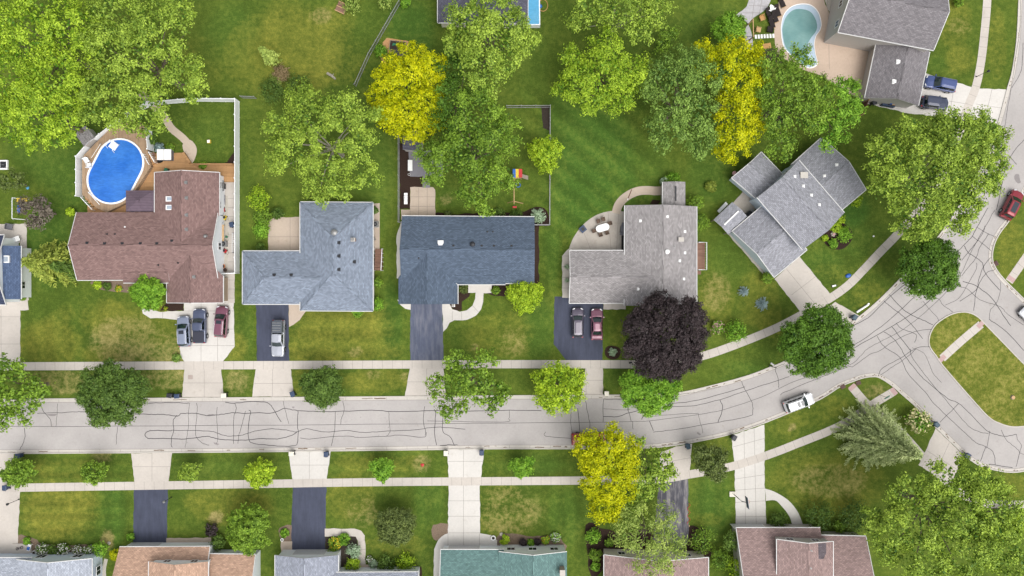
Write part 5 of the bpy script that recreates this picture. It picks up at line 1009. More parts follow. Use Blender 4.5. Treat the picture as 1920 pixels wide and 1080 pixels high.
def steps(label, pts0, pts1, n, z0, z1, w, mat):
    a, b = W(*pts0, 1.3), W(*pts1, 1.3); a.z = b.z = 0.; t = thing("deck_steps", label, "steps", a); d = (b - a); L = d.length; an = math.atan2(d.y, d.x)
    for k in range(n):
        c = a + d * ((k + .5) / n); obj("tread", MB().box((c.x, c.y, 0), (L / n - .03, w, z0 + (z1 - z0) * (k + 1) / n), an), M[mat], t)
    nn = Vector((-d.y, d.x, 0)).normalized() * (w / 2 + .06)
    for s in (-1, 1):
        p, q = a + nn * s, b + nn * s; m = MB(); m.tube([p + Vector((0,0,z0+.9)), q + Vector((0,0,z1+.9))], .06, 4)
        for k in range(6):
            f = k / 5; c = p.lerp(q, f); m.tube([c, c + Vector((0,0,z0+.9+(z1-z0)*f))], .045, 4)
        obj("railing", m, M['vinyl'], t)
steps("wooden steps with white rails from cedar deck up to the pool's left end", (178,388), (163,366), 4, .2, 1.05, 1.3, 'deck')
steps("wooden steps with white rails at the pool's right edge", (284,306), (277,288), 4, .4, 1.05, .8, 'deck')
def panel_fence(name, label, pts, h, mat, post=.13, gap=1.9, thick=.05, top=.09, solid=True, cat="fence", group=None, hpx=None):
    P = [W(x, y, h if hpx is None else hpx) for x, y in pts]; P = [Vector((p.x, p.y, 0)) for p in P]; t = thing(name, label, cat, P[0], 0, group)
    fm = MB(); pm = MB(); rm = MB()
    for a, b in zip(P[:-1], P[1:]):
        d = b - a; L = d.length; an = math.atan2(d.y, d.x); n = max(1, round(L / gap)); c = (a + b) / 2
        if solid: fm.box((c.x, c.y, .06), (L, thick, h - .12), an)
        else:
            k = int(L / .13); u = d / L
            for j in range(k): p = a + u * ((j + .5) * L / k); fm.box((p.x, p.y, .05), (.022, .022, h - .1))
        rm.box((c.x, c.y, h - top), (L, max(thick + .05, .07), top), an)
        rm.box((c.x, c.y, .08), (L, thick + .04, .1), an)
        for j in range(n + 1):
            p = a.lerp(b, j / n); q = MB().box((p.x, p.y, 0), (post, post, h + .08), an); q.box((p.x, p.y, h + .08), (post + .05, post + .05, .06), an)
            if j < n or b is P[-1]: obj("post", q, mat, t)
    obj("panel", fm, mat, t); obj("rail", rm, mat, t); return t
panel_fence("vinyl_fence", "tall white vinyl privacy fence around the pool yard", [(142,367),(142,293),(161,271),(210,232),(244,206),(276,191),(362,184),(440,185),(440,512),(413,513)], 1.85, M['vinyl'], gap=2.4)
panel_fence("deck_railing", "white railing along the pool deck's right side", [(272,240),(275,262),(276,279)], 2.0, M['vinyl'], thick=.04, hpx=2.)
M['alu'] = plain('aluminium_fence', (176,176,178), .72, .5, .4, .3)
panel_fence("metal_fence", "grey metal fence enclosing the west side of the playset yard", [(757,417),(746.5,416),(746.5,240)], 1.3, M['alu'], .07, 2.4, .02, .05, False)
panel_fence("metal_fence", "grey metal fence on the playset yard's north and east", [(950,198),(1032,197.5),(1031,421),(1003,421)], 1.3, M['alu'], .07, 2.4, .02, .05, False)
panel_fence("chain_fence", "long thin grey fence running diagonally across back lawns", [(748,0),(718,52),(690,100),(664,158)], 1.3, M['alu'], .07, 2.6, .02, .05, False)
panel_fence("low_fence", "short grey fence stub joining white privacy fence's corner", [(450,180),(476,181)], 1.2, M['alu'], .07, 2., .02, .05, False)
kp = thing("swimming_pool", "kidney-shaped pool with murky green water and pale steps", "pool", W(1505, 60, 0))
KO = smooth([(1464,60),(1465,42),(1470,26),(1482,13),(1500,7),(1520,9),(1534,22),(1540,42),(1538,56),(1530,68),(1527,84),(1529,100),(1532,122),(1515,128),(1492,112),(1470,90)], 5, True)
KI = smooth([(1467,60),(1469,44),(1475,30),(1487,19),(1502,17),(1519,22),(1529,36),(1532,50),(1529,60),(1520,72),(1514,84),(1513,98),(1518,118),(1508,122),(1490,108),(1473,88)], 5, True)
cc = np.array((1500., 60.)); KM = [tuple(cc + (np.array(p) - cc) * .965) for p in KO]
m = MB(); o_, i_ = W2(KO), W2(KM)
for k in range(len(o_)):
    a, b = k, (k + 1) % len(o_); f = [(*o_[a], .06), (*o_[b], .06), (*i_[b], .06), (*i_[a], .06)]; m.face(f); m.face([(*o_[a], 0), (*o_[b], 0), (*o_[b], .06), (*o_[a], .06)])
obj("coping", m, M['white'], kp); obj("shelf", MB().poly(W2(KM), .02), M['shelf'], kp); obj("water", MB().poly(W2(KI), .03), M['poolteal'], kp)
bp = thing("swimming_pool", "pale blue covered pool at the top edge beside maple", "pool", W(1000, 15, 0))
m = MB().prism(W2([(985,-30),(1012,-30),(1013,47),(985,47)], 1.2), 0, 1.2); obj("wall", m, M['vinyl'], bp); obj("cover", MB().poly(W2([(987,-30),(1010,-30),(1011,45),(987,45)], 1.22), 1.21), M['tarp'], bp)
tb = thing("ring_toy", "small orange hoop with blue centre on grass by pale blue pool", "toy", W(1018, 12, 0))
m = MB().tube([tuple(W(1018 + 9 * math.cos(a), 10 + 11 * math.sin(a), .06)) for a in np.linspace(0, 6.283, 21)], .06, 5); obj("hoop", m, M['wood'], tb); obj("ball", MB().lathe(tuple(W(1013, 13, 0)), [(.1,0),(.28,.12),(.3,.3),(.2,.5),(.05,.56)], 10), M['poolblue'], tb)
# ---------------------------------------------------------------- vehicles
M['tail'] = plain('red_tail_lamp', (190,40,50), .7, .2, .6, 0, .02); M['lamp'] = plain('head_lamp', (225,228,235), .75, .1, .8, 0, .02); M['chrome'] = plain('alloy', (190,192,196), .7, .25, .6, .7)
def car(name, label, cat, px, py, head, L, Wd, Hh, rgb, kind="suv", k=.7, sunroof=None, rack=False, roofrgb=None, bed=None, spare=False, hoodlen=None, group=None):
    t = thing(name, label, cat, W(px, py, .4)[:2] + (0.,) if False else (W(px, py, .6).x, W(px, py, .6).y, .02), R(head), group)
    pt = paint("paint_" + name + "_%d_%d_%d" % rgb, rgb, k); hw = Wd / 2
    zb = {'sedan': .92, 'suv': 1.08, 'pickup': 1.12, 'van': 1.08, 'jeep': 1.12}[kind]; fl = .28
    zh = zb - {'sedan': .1, 'suv': .06, 'pickup': .03, 'van': .12, 'jeep': .04}[kind]; zd = zb - (.02 if kind != 'sedan' else .02)
    def sec(x, w, z0, z1, cr=.1):
        return [(x, -w * .92, z0), (x, -w, z0 + .18), (x, -w, z1 - .22), (x, -w * .96, z1 - .06), (x, -w * .82, z1), (x, 0, z1 + cr * .35), (x, w * .82, z1), (x, w * .96, z1 - .06), (x, w, z1 - .22), (x, w, z0 + .18), (x, w * .92, z0)]
    h = L / 2; sq = kind in ('pickup', 'jeep')
    if kind == 'sedan': X = dict(wb=.25, wt=.06, rt=-.20, rb=-.38)
    elif kind == 'pickup': X = dict(wb=.23, wt=.09, rt=-.12, rb=-.15)
    elif kind == 'jeep': X = dict(wb=.14, wt=.09, rt=-.40, rb=-.42)
    elif kind == 'van': X = dict(wb=.34, wt=.16, rt=-.42, rb=-.48)
    else: X = dict(wb=.26, wt=.08, rt=-.40, rb=-.475)
    x = {a: b * L for a, b in X.items()}
    fr = (.80, .94) if not sq else (.9, .98)
    secs = [sec(-h, hw * fr[0], .4, zd - .3), sec(-h + .06, hw * fr[1] * .97, .32, zd - .12), sec(-h + .25, hw * .98, fl, zd - .01), sec(-h * .55, hw, fl, zd), sec(0, hw, fl, zb), sec(x['wb'] - .05, hw, fl, zb), sec(x['wb'] + .1, hw, fl, zb - .01), sec(h * .72, hw * .99, fl, zh), sec(h - .3, hw * .95, fl, zh - .08), sec(h - .08, hw * fr[1] * .9, .32, zh - .2), sec(h, hw * fr[0] * .92, .4, zh - .38)]
    obj("body", MB().loft(secs), pt, t, local=True, smooth_=False)
    # cabin
    wb_, wr = hw * .93, hw * (.70 if kind == 'sedan' else .76 if kind != 'jeep' else .84); zr = Hh; rp = roofrgb and paint("roof_%d_%d_%d" % roofrgb, roofrgb, k) or pt
    def ring(f):   # from belt to roof
        w = wb_ + (wr - wb_) * f; z = zb - .03 + (zr - zb + .03) * f; xf = x['wb'] + (x['wt'] - x['wb']) * f; xr = x['rb'] + (x['rt'] - x['rb']) * f
        return [(xf, -w * .86, z), (xf + .10 * (1 - f * .4), 0, z), (xf, w * .86, z), (xf - .16, w, z), (xr + .16, w, z), (xr, w * .88, z), (xr - .05, 0, z), (xr, -w * .88, z), (xr + .16, -w, z), (xf - .16, -w, z)]
    top = [(a * .97 + .03 * (x['wt'] + x['rt']) / 2, b * .88, c + .05) for a, b, c in ring(1.)]; top2 = [(a * .7 + .3 * (x['wt'] + x['rt']) / 2, b * .5, c + .085) for a, b, c in ring(1.)]
    obj("cabin", MB().loft([ring(0.), ring(.55), ring(1.), top, top2]), rp, t, local=True)
    def pane(nm, q, push):   # quad of (ring point index pair at low f, high f)
        (i, j), f0, f1 = q; a0, b0 = Vector(ring(f0)[i]), Vector(ring(f0)[j]); a1, b1 = Vector(ring(f1)[i]), Vector(ring(f1)[j])
        n = (b0 - a0).cross(a1 - a0).normalized(); cen = sum((Vector(p) for p in ring(.5)), Vector()) / 10
        if n.dot((a0 + b1) / 2 - cen) < 0: n = -n
        P = [p + n * push for p in (a0, b0, b1, a1)]; return P
    def glass(nm, quads, ins=.05):
        m = MB()
        for q in quads:
            P = pane(nm, q, .012); m.face(P); m.face([p - Vector((0, 0, .0)) for p in P[::-1]])
        obj(nm, m, M['carglass'], t, local=True)
    lo, hi = .16, .93
    glass("windshield", [((0, 1), lo, hi), ((1, 2), lo, hi)]); glass("rear_window", [((5, 6), .3, .9), ((6, 7), .3, .9)])
    for a, b in ((3, 4), (8, 9)):
        r0, r1 = ring(.2), ring(.88); m = MB(); A0, B0, A1, B1 = Vector(r0[a]), Vector(r0[b]), Vector(r1[a]), Vector(r1[b]); s = 1 if A0.y > 0 else -1; o = Vector((0, .012 * s, .004))
        for u, v in ((.04, .48), (.52, .96)) if kind in ('pickup', 'sedan', 'jeep') else ((.03, .34), (.37, .66), (.69, .97)):
            P = [A0.lerp(B0, u) + o, A0.lerp(B0, v) + o, A1.lerp(B1, v) + o, A1.lerp(B1, u) + o]; m.face(P); m.face(P[::-1])
        obj("side_window", m, M['carglass'], t, local=True)
    if sunroof:
        for a, b in sunroof:
            obj("sunroof", MB().prism([(a * L, -wr * .55), (b * L, -wr * .55), (b * L, wr * .55), (a * L, wr * .55)], zr + .05, zr + .10), M['glass'] if rgb[0] > 0 else M['glass'], t, local=True)
    if rack:
        for s in (-1, 1): obj("roof_rail", MB().tube([(x['wt'] - .1, s * wr * .86, zr + .06), (x['wt'] - .3, s * wr * .86, zr + .12), (x['rt'] + .3, s * wr * .86, zr + .12), (x['rt'] + .1, s * wr * .86, zr + .06)], .025, 5), M['chrome'], t, local=True)
    wr_ = .34 if kind in ('sedan', 'van') else .39
    for fx in (.31, -.30):
        for s in (-1, 1):
            tw = .12; y0 = s * (hw - .2); y1 = s * (hw + (.02 if not sq else .06))
            w_ = obj("wheel", MB().tube([(fx * L, y0, wr_ - .02), (fx * L, y1, wr_ - .02)], wr_, 18), M['black'], t, local=True)
            obj("rim", MB().tube([(fx * L, y1 - .01 * s, wr_ - .02), (fx * L, y1 + .012 * s, wr_ - .02)], wr_ * .62, 12), M['chrome'], w_, local=True)
    for s in (-1, 1):
        obj("headlight", MB().prism([(h - .10, s * hw * .45), (h - .02, s * hw * .55), (h - .16, s * hw * .86), (h - .36, s * hw * .9), (h - .3, s * hw * .7)], zh - .36, zh - .12), M['lamp'], t, local=True)
        obj("tail_light", MB().box((-h + .07, s * hw * .78, zd - .45), (.12, hw * .22, .36)), M['tail'], t, local=True)
        obj("mirror", MB().box((x['wb'] - .12, s * (hw + .1), zb - .05), (.14, .22, .16)), pt, t, local=True)
    for e, nm in ((h - .02, "front_bumper"), (-h + .02, "rear_bumper")): obj(nm, MB().box((e, 0, .36), (.12, Wd * .78, .2)), M['dark'], t, local=True)
    if bed:
        xb = x['rb'] - .04
        if bed == 'tonneau':
            obj("tonneau_cover", MB().prism([(xb - .02, -hw * .86), (-h + .12, -hw * .86), (-h + .12, hw * .86), (xb - .02, hw * .86)], zd + .02, zd + .09), M['tonneau'], t, local=True)
        else:
            a, b = -h + .08, xb; zc = Hh + .04; s0 = lambda xx, w, z: [(xx, -hw * .95, zd - .02), (xx, -w, z - .12), (xx, -w * .8, z), (xx, w * .8, z), (xx, w, z - .12), (xx, hw * .95, zd - .02)]
            obj("bed_cap", MB().loft([s0(a, hw * .8, zc - .08), s0(a + .3, hw * .82, zc), s0(b - .2, hw * .82, zc), s0(b, hw * .8, zc - .05)]), M['cap'], t, local=True)
            m = MB()
            for q in range(4): m.box((a + .35 + q * (b - a - .7) / 3, 0, zc + .002), (.06, hw * 1.3, .025))
            obj("cap_rib", m, M['metal'], t, local=True)
    if spare: obj("spare_wheel", MB().tube([(-h - .02, 0, .95), (-h - .26, 0, .95)], .37, 18), M['black'], t, local=True)
    if kind == 'jeep':
        for s in (-1, 1):
            for fx in (.31, -.30): obj("fender", MB().prism([(fx * L - .5, s * hw * .9), (fx * L + .5, s * hw * .9), (fx * L + .45, s * (hw + .16)), (fx * L - .45, s * (hw + .16))], .78, .86), M['dark'], t, local=True)
    return t
M['tonneau'] = plain('black_tonneau', (62,64,78), .7, .6, .3, 0, .06); M['cap'] = plain('grey_bed_cap', (104,110,120), .7, .2, .5, .3, .08)
DG = "cars parked in driveways"
car("parked_suv", "silver-grey SUV at the left of three on white driveway", "suv", 346, 621, 93, 4.75, 1.88, 1.66, (150,160,184), "suv", .7, sunroof=[(-.08,.04)], rack=True, group=DG)
car("pickup_truck", "dark blue-grey pickup with black bed cover between two SUVs", "pickup", 375.5, 611, 90, 5.35, 1.98, 1.78, (84,94,124), "pickup", .72, bed='tonneau', group=DG)
car("parked_suv", "maroon SUV with sunroof at the right of white driveway", "suv", 416, 603, 86, 4.85, 1.92, 1.72, (134,80,102), "suv", .72, sunroof=[(-.06,.05)], rack=True, group=DG)
car("pickup_truck", "silver pickup with grey ribbed bed cap on asphalt drive", "pickup", 522.5, 634, -91, 5.7, 1.95, 1.72, (186,190,202), "pickup", .74, bed='cap', group=DG)
car("parked_suv", "mauve-grey wagon with white sunroof on black asphalt", "car", 1083, 605, 90, 4.6, 1.82, 1.5, (98,90,108), "suv", .72, rack=True, group=DG)
car("parked_sedan", "dusty pink sedan beside mauve-grey wagon on black asphalt", "car", 1119, 608, 90, 4.85, 1.84, 1.42, (142,88,110), "sedan", .72, group=DG)
car("parked_suv", "glossy white SUV with dark sunroofs parked along the kerb", "suv", 1497, 755, 20, 4.75, 1.9, 1.66, (238,240,244), "suv", .76, sunroof=[(-.13,-.03),(0.0,.085)], rack=True)
car("parked_suv", "dark red SUV with black panoramic roof at street bend", "suv", 1896, 384, 63, 4.75, 1.9, 1.68, (150,26,46), "suv", .72, sunroof=[(-.3,.05)])
car("parked_suv", "deep blue SUV on pale drive by two-storey house", "suv", 1762, 158, 168.5, 4.85, 1.92, 1.72, (66,86,144), "suv", .72, rack=True, group=DG)
car("off_roader", "dark navy boxy off-roader with rear spare wheel", "jeep", 1751, 194, -7, 4.2, 1.8, 1.84, (54,64,92), "jeep", .72, spare=True, group=DG)
car("pickup_truck", "red pickup hidden under golden kerbside tree", "pickup", 1104, 823, 0, 5.4, 1.92, 1.75, (152,46,52), "pickup", .72)
car("parked_sedan", "white car just entering at the right picture edge", "car", 1936, 599, 135, 4.7, 1.84, 1.42, (236,238,244), "sedan", .76)
# ---------------------------------------------------------------- wheelie bins
def bin_proto(col, lid):
    t = thing("wheelie_bin", None, None, (0, 0, 0)); b = MB().loft([[(sx * .24, sy * .26, .08) for sx, sy in ((-1,-1),(1,-1),(1,1),(-1,1))], [(sx * .31, sy * .36, 1.02) for sx, sy in ((-1,-1),(1,-1),(1,1),(-1,1))]]); obj("body", b, M[col], t, local=True)
    l = MB().loft([[(sx * .35, sy * .41, 1.02) for sx, sy in ((-1,-1),(1,-1),(1,1),(-1,1))], [(sx * .34, sy * .40, 1.07) for sx, sy in ((-1,-1),(1,-1),(1,1),(-1,1))], [(sx * .24, sy * .30, 1.12) for sx, sy in ((-1,-1),(1,-1),(1,1),(-1,1))]]); obj("lid", l, M[lid], t, local=True)
    obj("handle", MB().tube([(-.2, -.46, 1.0), (.2, -.46, 1.0)], .025, 6), M['black'], t, local=True)
    for s in (-1, 1): obj("wheel", MB().tube([(s * .24, -.28, .13), (s * .31, -.28, .13)], .13, 10), M['black'], t, local=True)
    return t
M['binblue'] = plain('navy_bin', (58,76,108), .7, .5, .4, 0, .06); M['binteal'] = plain('slate_teal_bin', (72,96,112), .7, .5, .4, 0, .06); M['binblack'] = plain('charcoal_bin', (52,54,64), .7, .5, .4, 0, .1); M['lidcream'] = plain('cream_lid', (238,232,218), .76, .5, .4, 0, .03)
BP = {}
def wbin(label, x, y, rz, col, lid):
    key = (col, lid); p = W(x, y, 1.05)
    if key not in BP: t = BP[key] = bin_proto(col, lid)
    else:
        src = BP[key]; t = src.copy(); COL.objects.link(t)
        for ch in list(src.children): c = ch.copy(); COL.objects.link(c); c.parent = t
    t.location = (p.x, p.y, .02); t.rotation_euler = (0, 0, R(rz)); t["label"] = label; t["category"] = "bin"; t["group"] = "wheelie bins by the kerb"
for a in [("dark wheelie bin left of a pair by the white driveway apron",317,742,80,'binblack','binblack'),("bluish wheelie bin of the pair touching white driveway apron",331,743,95,'binblack','binblue'),("cream-lidded bin at east corner of the white driveway apron",419,741.5,90,'binblack','lidcream'),("single dark bin by the grey asphalt driveway's apron",548,739,20,'binblack','binblue'),
 ("dark blue bin at far end of the south verge",33,855,90,'binblue','binblue'),("cream-lidded bin at left of navy bin's apron",546,851,90,'binblack','lidcream'),("navy bin at right of apron facing a cream-lidded bin",611,852,0,'binblue','binblue'),("cream-lidded bin left of the wide concrete drive",836,850,0,'binblack','lidcream'),("slim blue bin right of the wide concrete drive",903,849,0,'binblue','binblue'),
 ("cream-lidded bin by the grass below purple tree",1137.5,738.5,0,'binblack','lidcream'),("teal-grey bin at worn asphalt drive's kerb",1290.5,837,10,'binteal','binteal'),("charcoal bin on kerb beside the double concrete drive",1377,821,-30,'binblack','binblack'),("slate blue bin on angled drive apron beside white roll",1603.5,595,-35,'binteal','binteal'),("slate blue bin beside cream hydrangea bush",1757,796,40,'binteal','binteal'),("navy bin standing in the gutter below corner drive",1815.5,855,-35,'binblue','binblue'),("small navy bin at far end of the south walk",8,915,0,'binblue','binblue'),
 ("black bin beside two-storey house's garage",1640,191,10,'binblack','binblack'),("dark bin leaning against white privacy fence",434,421,15,'binblack','binblue')]: wbin(*a)
# ---------------------------------------------------------------- yard furniture and small things
M['red'] = plain('red_enamel', (205,44,48), .72, .35, .5); M['blue'] = plain('blue_plastic', (52,110,200), .72, .4, .4); M['yel'] = plain('yellow_plastic', (236,205,60), .74, .4, .4); M['green'] = plain('green_plastic', (52,130,96), .72, .4, .4)
M['orange'] = plain('orange_plastic', (226,130,60), .72, .5, .3); M['brownwicker'] = plain('brown_wicker', (112,94,82), .72, .8, .2, 0, .25, 12); M['blackwicker'] = plain('black_wicker', (52,46,46), .72, .8, .2, 0, .25, 12); M['tan'] = plain('tan_wood', (214,178,132), .72, .7, .2, 0, .2); M['grey'] = plain('grey_cover', (122,122,130), .72, .7, .2, 0, .12)
M['redwood'] = boards('reddish_boards', (150,116,100), .72, .14, 0, .2); M['orangemulch'] = plain('orange_mulch', (214,166,118), .72, .95, .1, 0, .25, 6); M['rust'] = plain('rusty_iron', (120,84,74), .72, .8, .3, 0, .25); M['signgreen'] = plain('sign_green', (150,200,190), .72, .35, .4, 0, .03)
LP = lambda t: dict(parent=t, local=True)
def bxs(boxes, mi=0):
    m = MB()
    for c, s in boxes: m.box(c, s)
    return m
def chair(label, x, y, rz, mat='brownwicker', w=.55, h=.9, z=0., group=None, cat="chair", name="garden_chair"):
    p = W(x, y, z + .4); t = thing(name, label, cat, (p.x, p.y, z), R(rz), group)
    obj("seat", MB().box((0, 0, .40), (w, w, .06)), M[mat], t, True); obj("backrest", MB().prism([(-w/2, w/2), (w/2, w/2), (w/2, w/2 + .06), (-w/2, w/2 + .06)], .42, h), M[mat], t, True)
    for a in (-1, 1):
        for b in (-1, 1): obj("leg", MB().box((a * (w/2 - .04), b * (w/2 - .04), 0), (.045, .045, .4)), M[mat], t, True)
        obj("armrest", MB().box((a * (w/2 - .02), 0, .62), (.06, w, .04)), M[mat], t, True)
    return t
def lounger(label, x, y, rz, mat='blackwicker', group="black loungers beside the kidney pool"):
    p = W(x, y, .4); t = thing("sun_lounger", label, "lounger", (p.x, p.y, 0), R(rz), group)
    obj("seat", MB().box((-.3, 0, .28), (1.3, .7, .1)), M[mat], t, True); obj("backrest", MB().loft([[(.35, -.35, .30), (.35, .35, .30), (.35, .35, .38), (.35, -.35, .38)], [(.95, -.35, .72), (.95, .35, .72), (.92, .35, .80), (.92, -.35, .80)]]), M[mat], t, True)
    obj("frame", bxs([((-.93, 0, .30), (.06, .74, .11)), ((.33, 0, .24), (.06, .74, .06))]), M['tan'], t, True)
    for a in (-.8, .3):
        for b in (-.3, .3): obj("leg", MB().box((a, b, 0), (.05, .05, .28)), M['dark'], t, True)
def table(name, label, x, y, rz, L, Wd, h, mat, oval_=False, z=0., cat="table"):
    p = W(x, y, z + h); t = thing(name, label, cat, (p.x, p.y, z), R(rz))
    if oval_:
        n = 28; pts = [((L/2 - Wd/2) * (1 if math.cos(a) >= 0 else -1) + Wd/2 * math.cos(a), Wd/2 * math.sin(a)) for a in np.linspace(0, 2*math.pi, n, endpoint=False)]
        obj("table_top", MB().prism(pts, h - .05, h), M[mat], t, True)
    else: obj("table_top", MB().box((0, 0, h - .05), (L, Wd, .05)), M[mat], t, True)
    for a in (-1, 1):
        for b in (-1, 1): obj("leg", MB().box((a * (L/2 - .25 if oval_ else L/2 - .08), b * (Wd/2 - .12), 0), (.06, .06, h - .05)), M[mat], t, True)
    return t
def grill(label, x, y, rz, lid='dark', shelf='metal', s=1., z=0.):
    p = W(x, y, 1.0); t = thing("barbecue_grill", label, "grill", (p.x, p.y, z), R(rz))
    obj("cabinet", MB().box((0, 0, .12), (.8*s, .5*s, .68)), M['dark'], t, True); obj("shelf", bxs([((-.62*s, 0, .8), (.42*s, .5*s, .04)), ((.62*s, 0, .8), (.42*s, .5*s, .04))]), M[shelf], t, True)
    a = [(-.26, .8), (-.26, .98), (-.14, 1.12), (.1, 1.14), (.26, .98), (.26, .8)]
    obj("lid", MB().loft([[(xx, b*s, c) for b, c in a] for xx in (-.4*s, .4*s)]), M[lid], t, True); obj("handle", MB().tube([(-.3*s, -.32*s, .98), (.3*s, -.32*s, .98)], .02, 6), M['metal'], t, True)
    for sx in (-.33, .33): obj("wheel", MB().tube([(sx*s, -.2, .1), (sx*s + .05, -.2, .1)], .1, 10), M['black'], t, True)
def ac_unit(label, x, y, s=.85, h=.8):
    p = W(x, y, h); t = thing("air_conditioner", label, "air conditioner", (p.x, p.y, 0)); obj("casing", MB().box((0, 0, .05), (s, s, h - .05)), M['metal'], t, True)
    obj("fan_guard", MB().lathe((0, 0, h), [(s*.4, .0), (s*.4, .03), (s*.1, .05)], 18), M['dark'], t, True); obj("fan_hub", MB().lathe((0, 0, h + .05), [(s*.13, 0), (s*.1, .03)], 12), M['metal'], t, True); obj("base", MB().box((0, 0, 0), (s + .15, s + .15, .05)), M['kerb'], t, True)
def mower(label, x, y, rz, body='red', cat="mower", name="lawn_mower"):
    p = W(x, y, .4); t = thing(name, label, cat, (p.x, p.y, 0), R(rz))
    obj("deck", MB().loft([[(-.28, -.35, .12), (.28, -.35, .12), (.28, .35, .12), (-.28, .35, .12)], [(-.24, -.30, .3), (.24, -.30, .3), (.22, .3, .3), (-.22, .3, .3)]]), M[body], t, True); obj("engine", MB().lathe((0, .05, .3), [(.2, 0), (.2, .12), (.12, .2)], 12), M['dark'], t, True)
    obj("handle", MB().tube([(-.2, -.3, .3), (-.2, -1.0, .95), (.2, -1.0, .95), (.2, -.3, .3)], .018, 5), M['dark'], t, True)
    for a in (-1, 1):
        for b in (-1, 1): obj("wheel", MB().tube([(a*.26, b*.28, .11), (a*.33, b*.28, .11)], .11, 10), M['black'], t, True)
def lamp_post(label, x, y, h, head='dark', name="lamp_post"):
    p = W(x, y); t = thing(name, label, "lamp post", p); obj("pole", MB().lathe(p, [(.09, 0), (.07, .3), (.045, .35), (.04, h)], 8), M['dark'], t)
    obj("lantern", MB().lathe((p.x, p.y, h), [(.08, 0), (.16, .05), (.2, .32), (.05, .45)], 8), M[head], t)
def simple(name, label, cat, parts, x, y, rz=0., h=0., z=0., group=None):
    p = W(x, y, h); t = thing(name, label, cat, (p.x, p.y, z), R(rz), group)
    for nm, mb, mt in parts: obj(nm, mb, M[mt], t, True)
    return t
# --- brown house back and side yard
hp = W(308, 290, 1.2)
simple("hot_tub", "square hot tub under a white cover on cedar deck", "hot tub", [("shell", MB().box((0,0,0),(2.1,1.6,.85)),'grey'),("cover", MB().prism([(-1.08,-.82),(1.08,-.82),(1.08,.82),(-1.08,.82)],.85,.98),'white'),("cover_hinge", MB().box((0,0,.981),(.05,1.6,.015)),'grey')], 308, 290, 0, 1.2, .32)
simple("cover_bag", "black bag slumped beside white hot tub cover", "bag", [("bag", MB().loft([[(r*math.cos(a)*1.3*k, r*math.sin(a)*.8*k, z) for a in np.linspace(0,6.28,10,endpoint=False)] for r,k,z in ((.35,1,0),(.42,1,.2),(.3,1,.42),(.1,1,.5))]),'black'),("strap", MB().tube([(-.3,0,.45),(0,.1,.56),(.3,0,.45)],.025,5),'dark')], 301, 301.5, 25, .4, .32)
simple("pool_ladder", "white slatted pool ladder platform at the oval pool's upper end", "ladder", [("platform", MB().box((0,0,1.27),(1.2,1.15,.06)),'vinyl'),("step", bxs([((0,-.75,.95),(1.0,.3,.05)),((0,-1.0,.7),(1.0,.3,.05))]),'vinyl'),("handrail", MB().tube([(-.62,.6,1.2),(-.62,.5,2.0),(-.62,-.6,1.95),(-.62,-.9,1.0)],.045,6).tube([(.62,.6,1.2),(.62,.5,2.0),(.62,-.6,1.95),(.62,-.9,1.0)],.045,6),'vinyl')], 213, 273, -35, 1.3)
chair("white folding chair on pool deck nearest the fence", 163, 301, 30, 'vinyl', .65, 1.0, 1.1); chair("white chair facing the first one across pool deck", 167, 310, 190, 'vinyl', .65, 1.0, 1.1)
simple("pool_pole", "long pale pool cleaning pole lying on pool deck", "pole", [("pole", MB().tube([(-1.3,0,.03),(1.3,0,.03)],.035,6),'white'),("brush_head", MB().box((1.35,0,.0),(.08,.4,.06)),'grey')], 180, 283, 57, 1.1, 1.1)
table("side_table", "small wooden table with cup between pool and gazebo", 258, 344, 35, .9, .75, .5, 'tan', z=.32); chair("low wooden deck chair beside small wooden table", 252, 337, 130, 'tan', .5, .8, .32); chair("reddish chair pair member by hot tub", 287, 289, 90, 'redwood', .5, .8, .32)
simple("pool_pump", "black pool pump at the oval pool's lower right", "pump", [("tank", MB().lathe((0,0,0),[(.22,0),(.26,.2),(.26,.5),(.12,.65)],12),'black'),("hose", MB().tube([(.2,0,.2),(.6,.2,.1),(.9,.1,.1)],.05,6),'dark')], 228, 382, 0, .6, .32)
simple("flower_planter", "leafy planter box against brown house's north wall", "planter", [("box", MB().box((0,0,0),(.7,.4,.35)),'dark'),("plant", MB().lathe((0,0,.35),[(.2,0),(.34,.12),(.25,.3),(.06,.4)],9),'green')], 312, 319, 0, .6, .32)
simple("garden_toy", "small yellow toy box on fenced side lawn", "toy", [("box", MB().box((0,0,0),(.5,.5,.4)),'yel'),("lid", MB().box((0,0,.4),(.42,.42,.05)),'white')], 391, 265, 5, .4)
grill("stainless grill on slab beside brown house", 416, 348, 90, 'metal'); simple("storage_bin", "navy lidded tub below stainless grill", "storage bin", [("tub", MB().lathe((0,0,0),[(.26,0),(.3,.5)],12),'binblue'),("lid", MB().lathe((0,0,.5),[(.32,0),(.3,.05)],12),'binblue')], 414, 359, 0, .5)
mower("red push mower beside brown house wall", 417, 393, 10); mower("yellow and black pressure machine below red mower", 420, 408, -20, 'yel', "garden machine", "garden_machine"); mower("red and white tiller below the air conditioner", 420, 470, 60, 'red', "garden machine", "garden_tiller")
table("potting_bench", "long tan bench along the brown house gable", 417, 437, 90, 2.6, .45, .8, 'tan'); ac_unit("square air conditioner by brown house's east gable", 418.5, 457); simple("watering_can", "green watering can beside long tan bench", "watering can", [("body", MB().lathe((0,0,0),[(.16,0),(.17,.3),(.1,.36)],10),'green'),("spout", MB().tube([(.14,0,.1),(.42,0,.4)],.03,6),'green')], 424, 444, 0, .3)
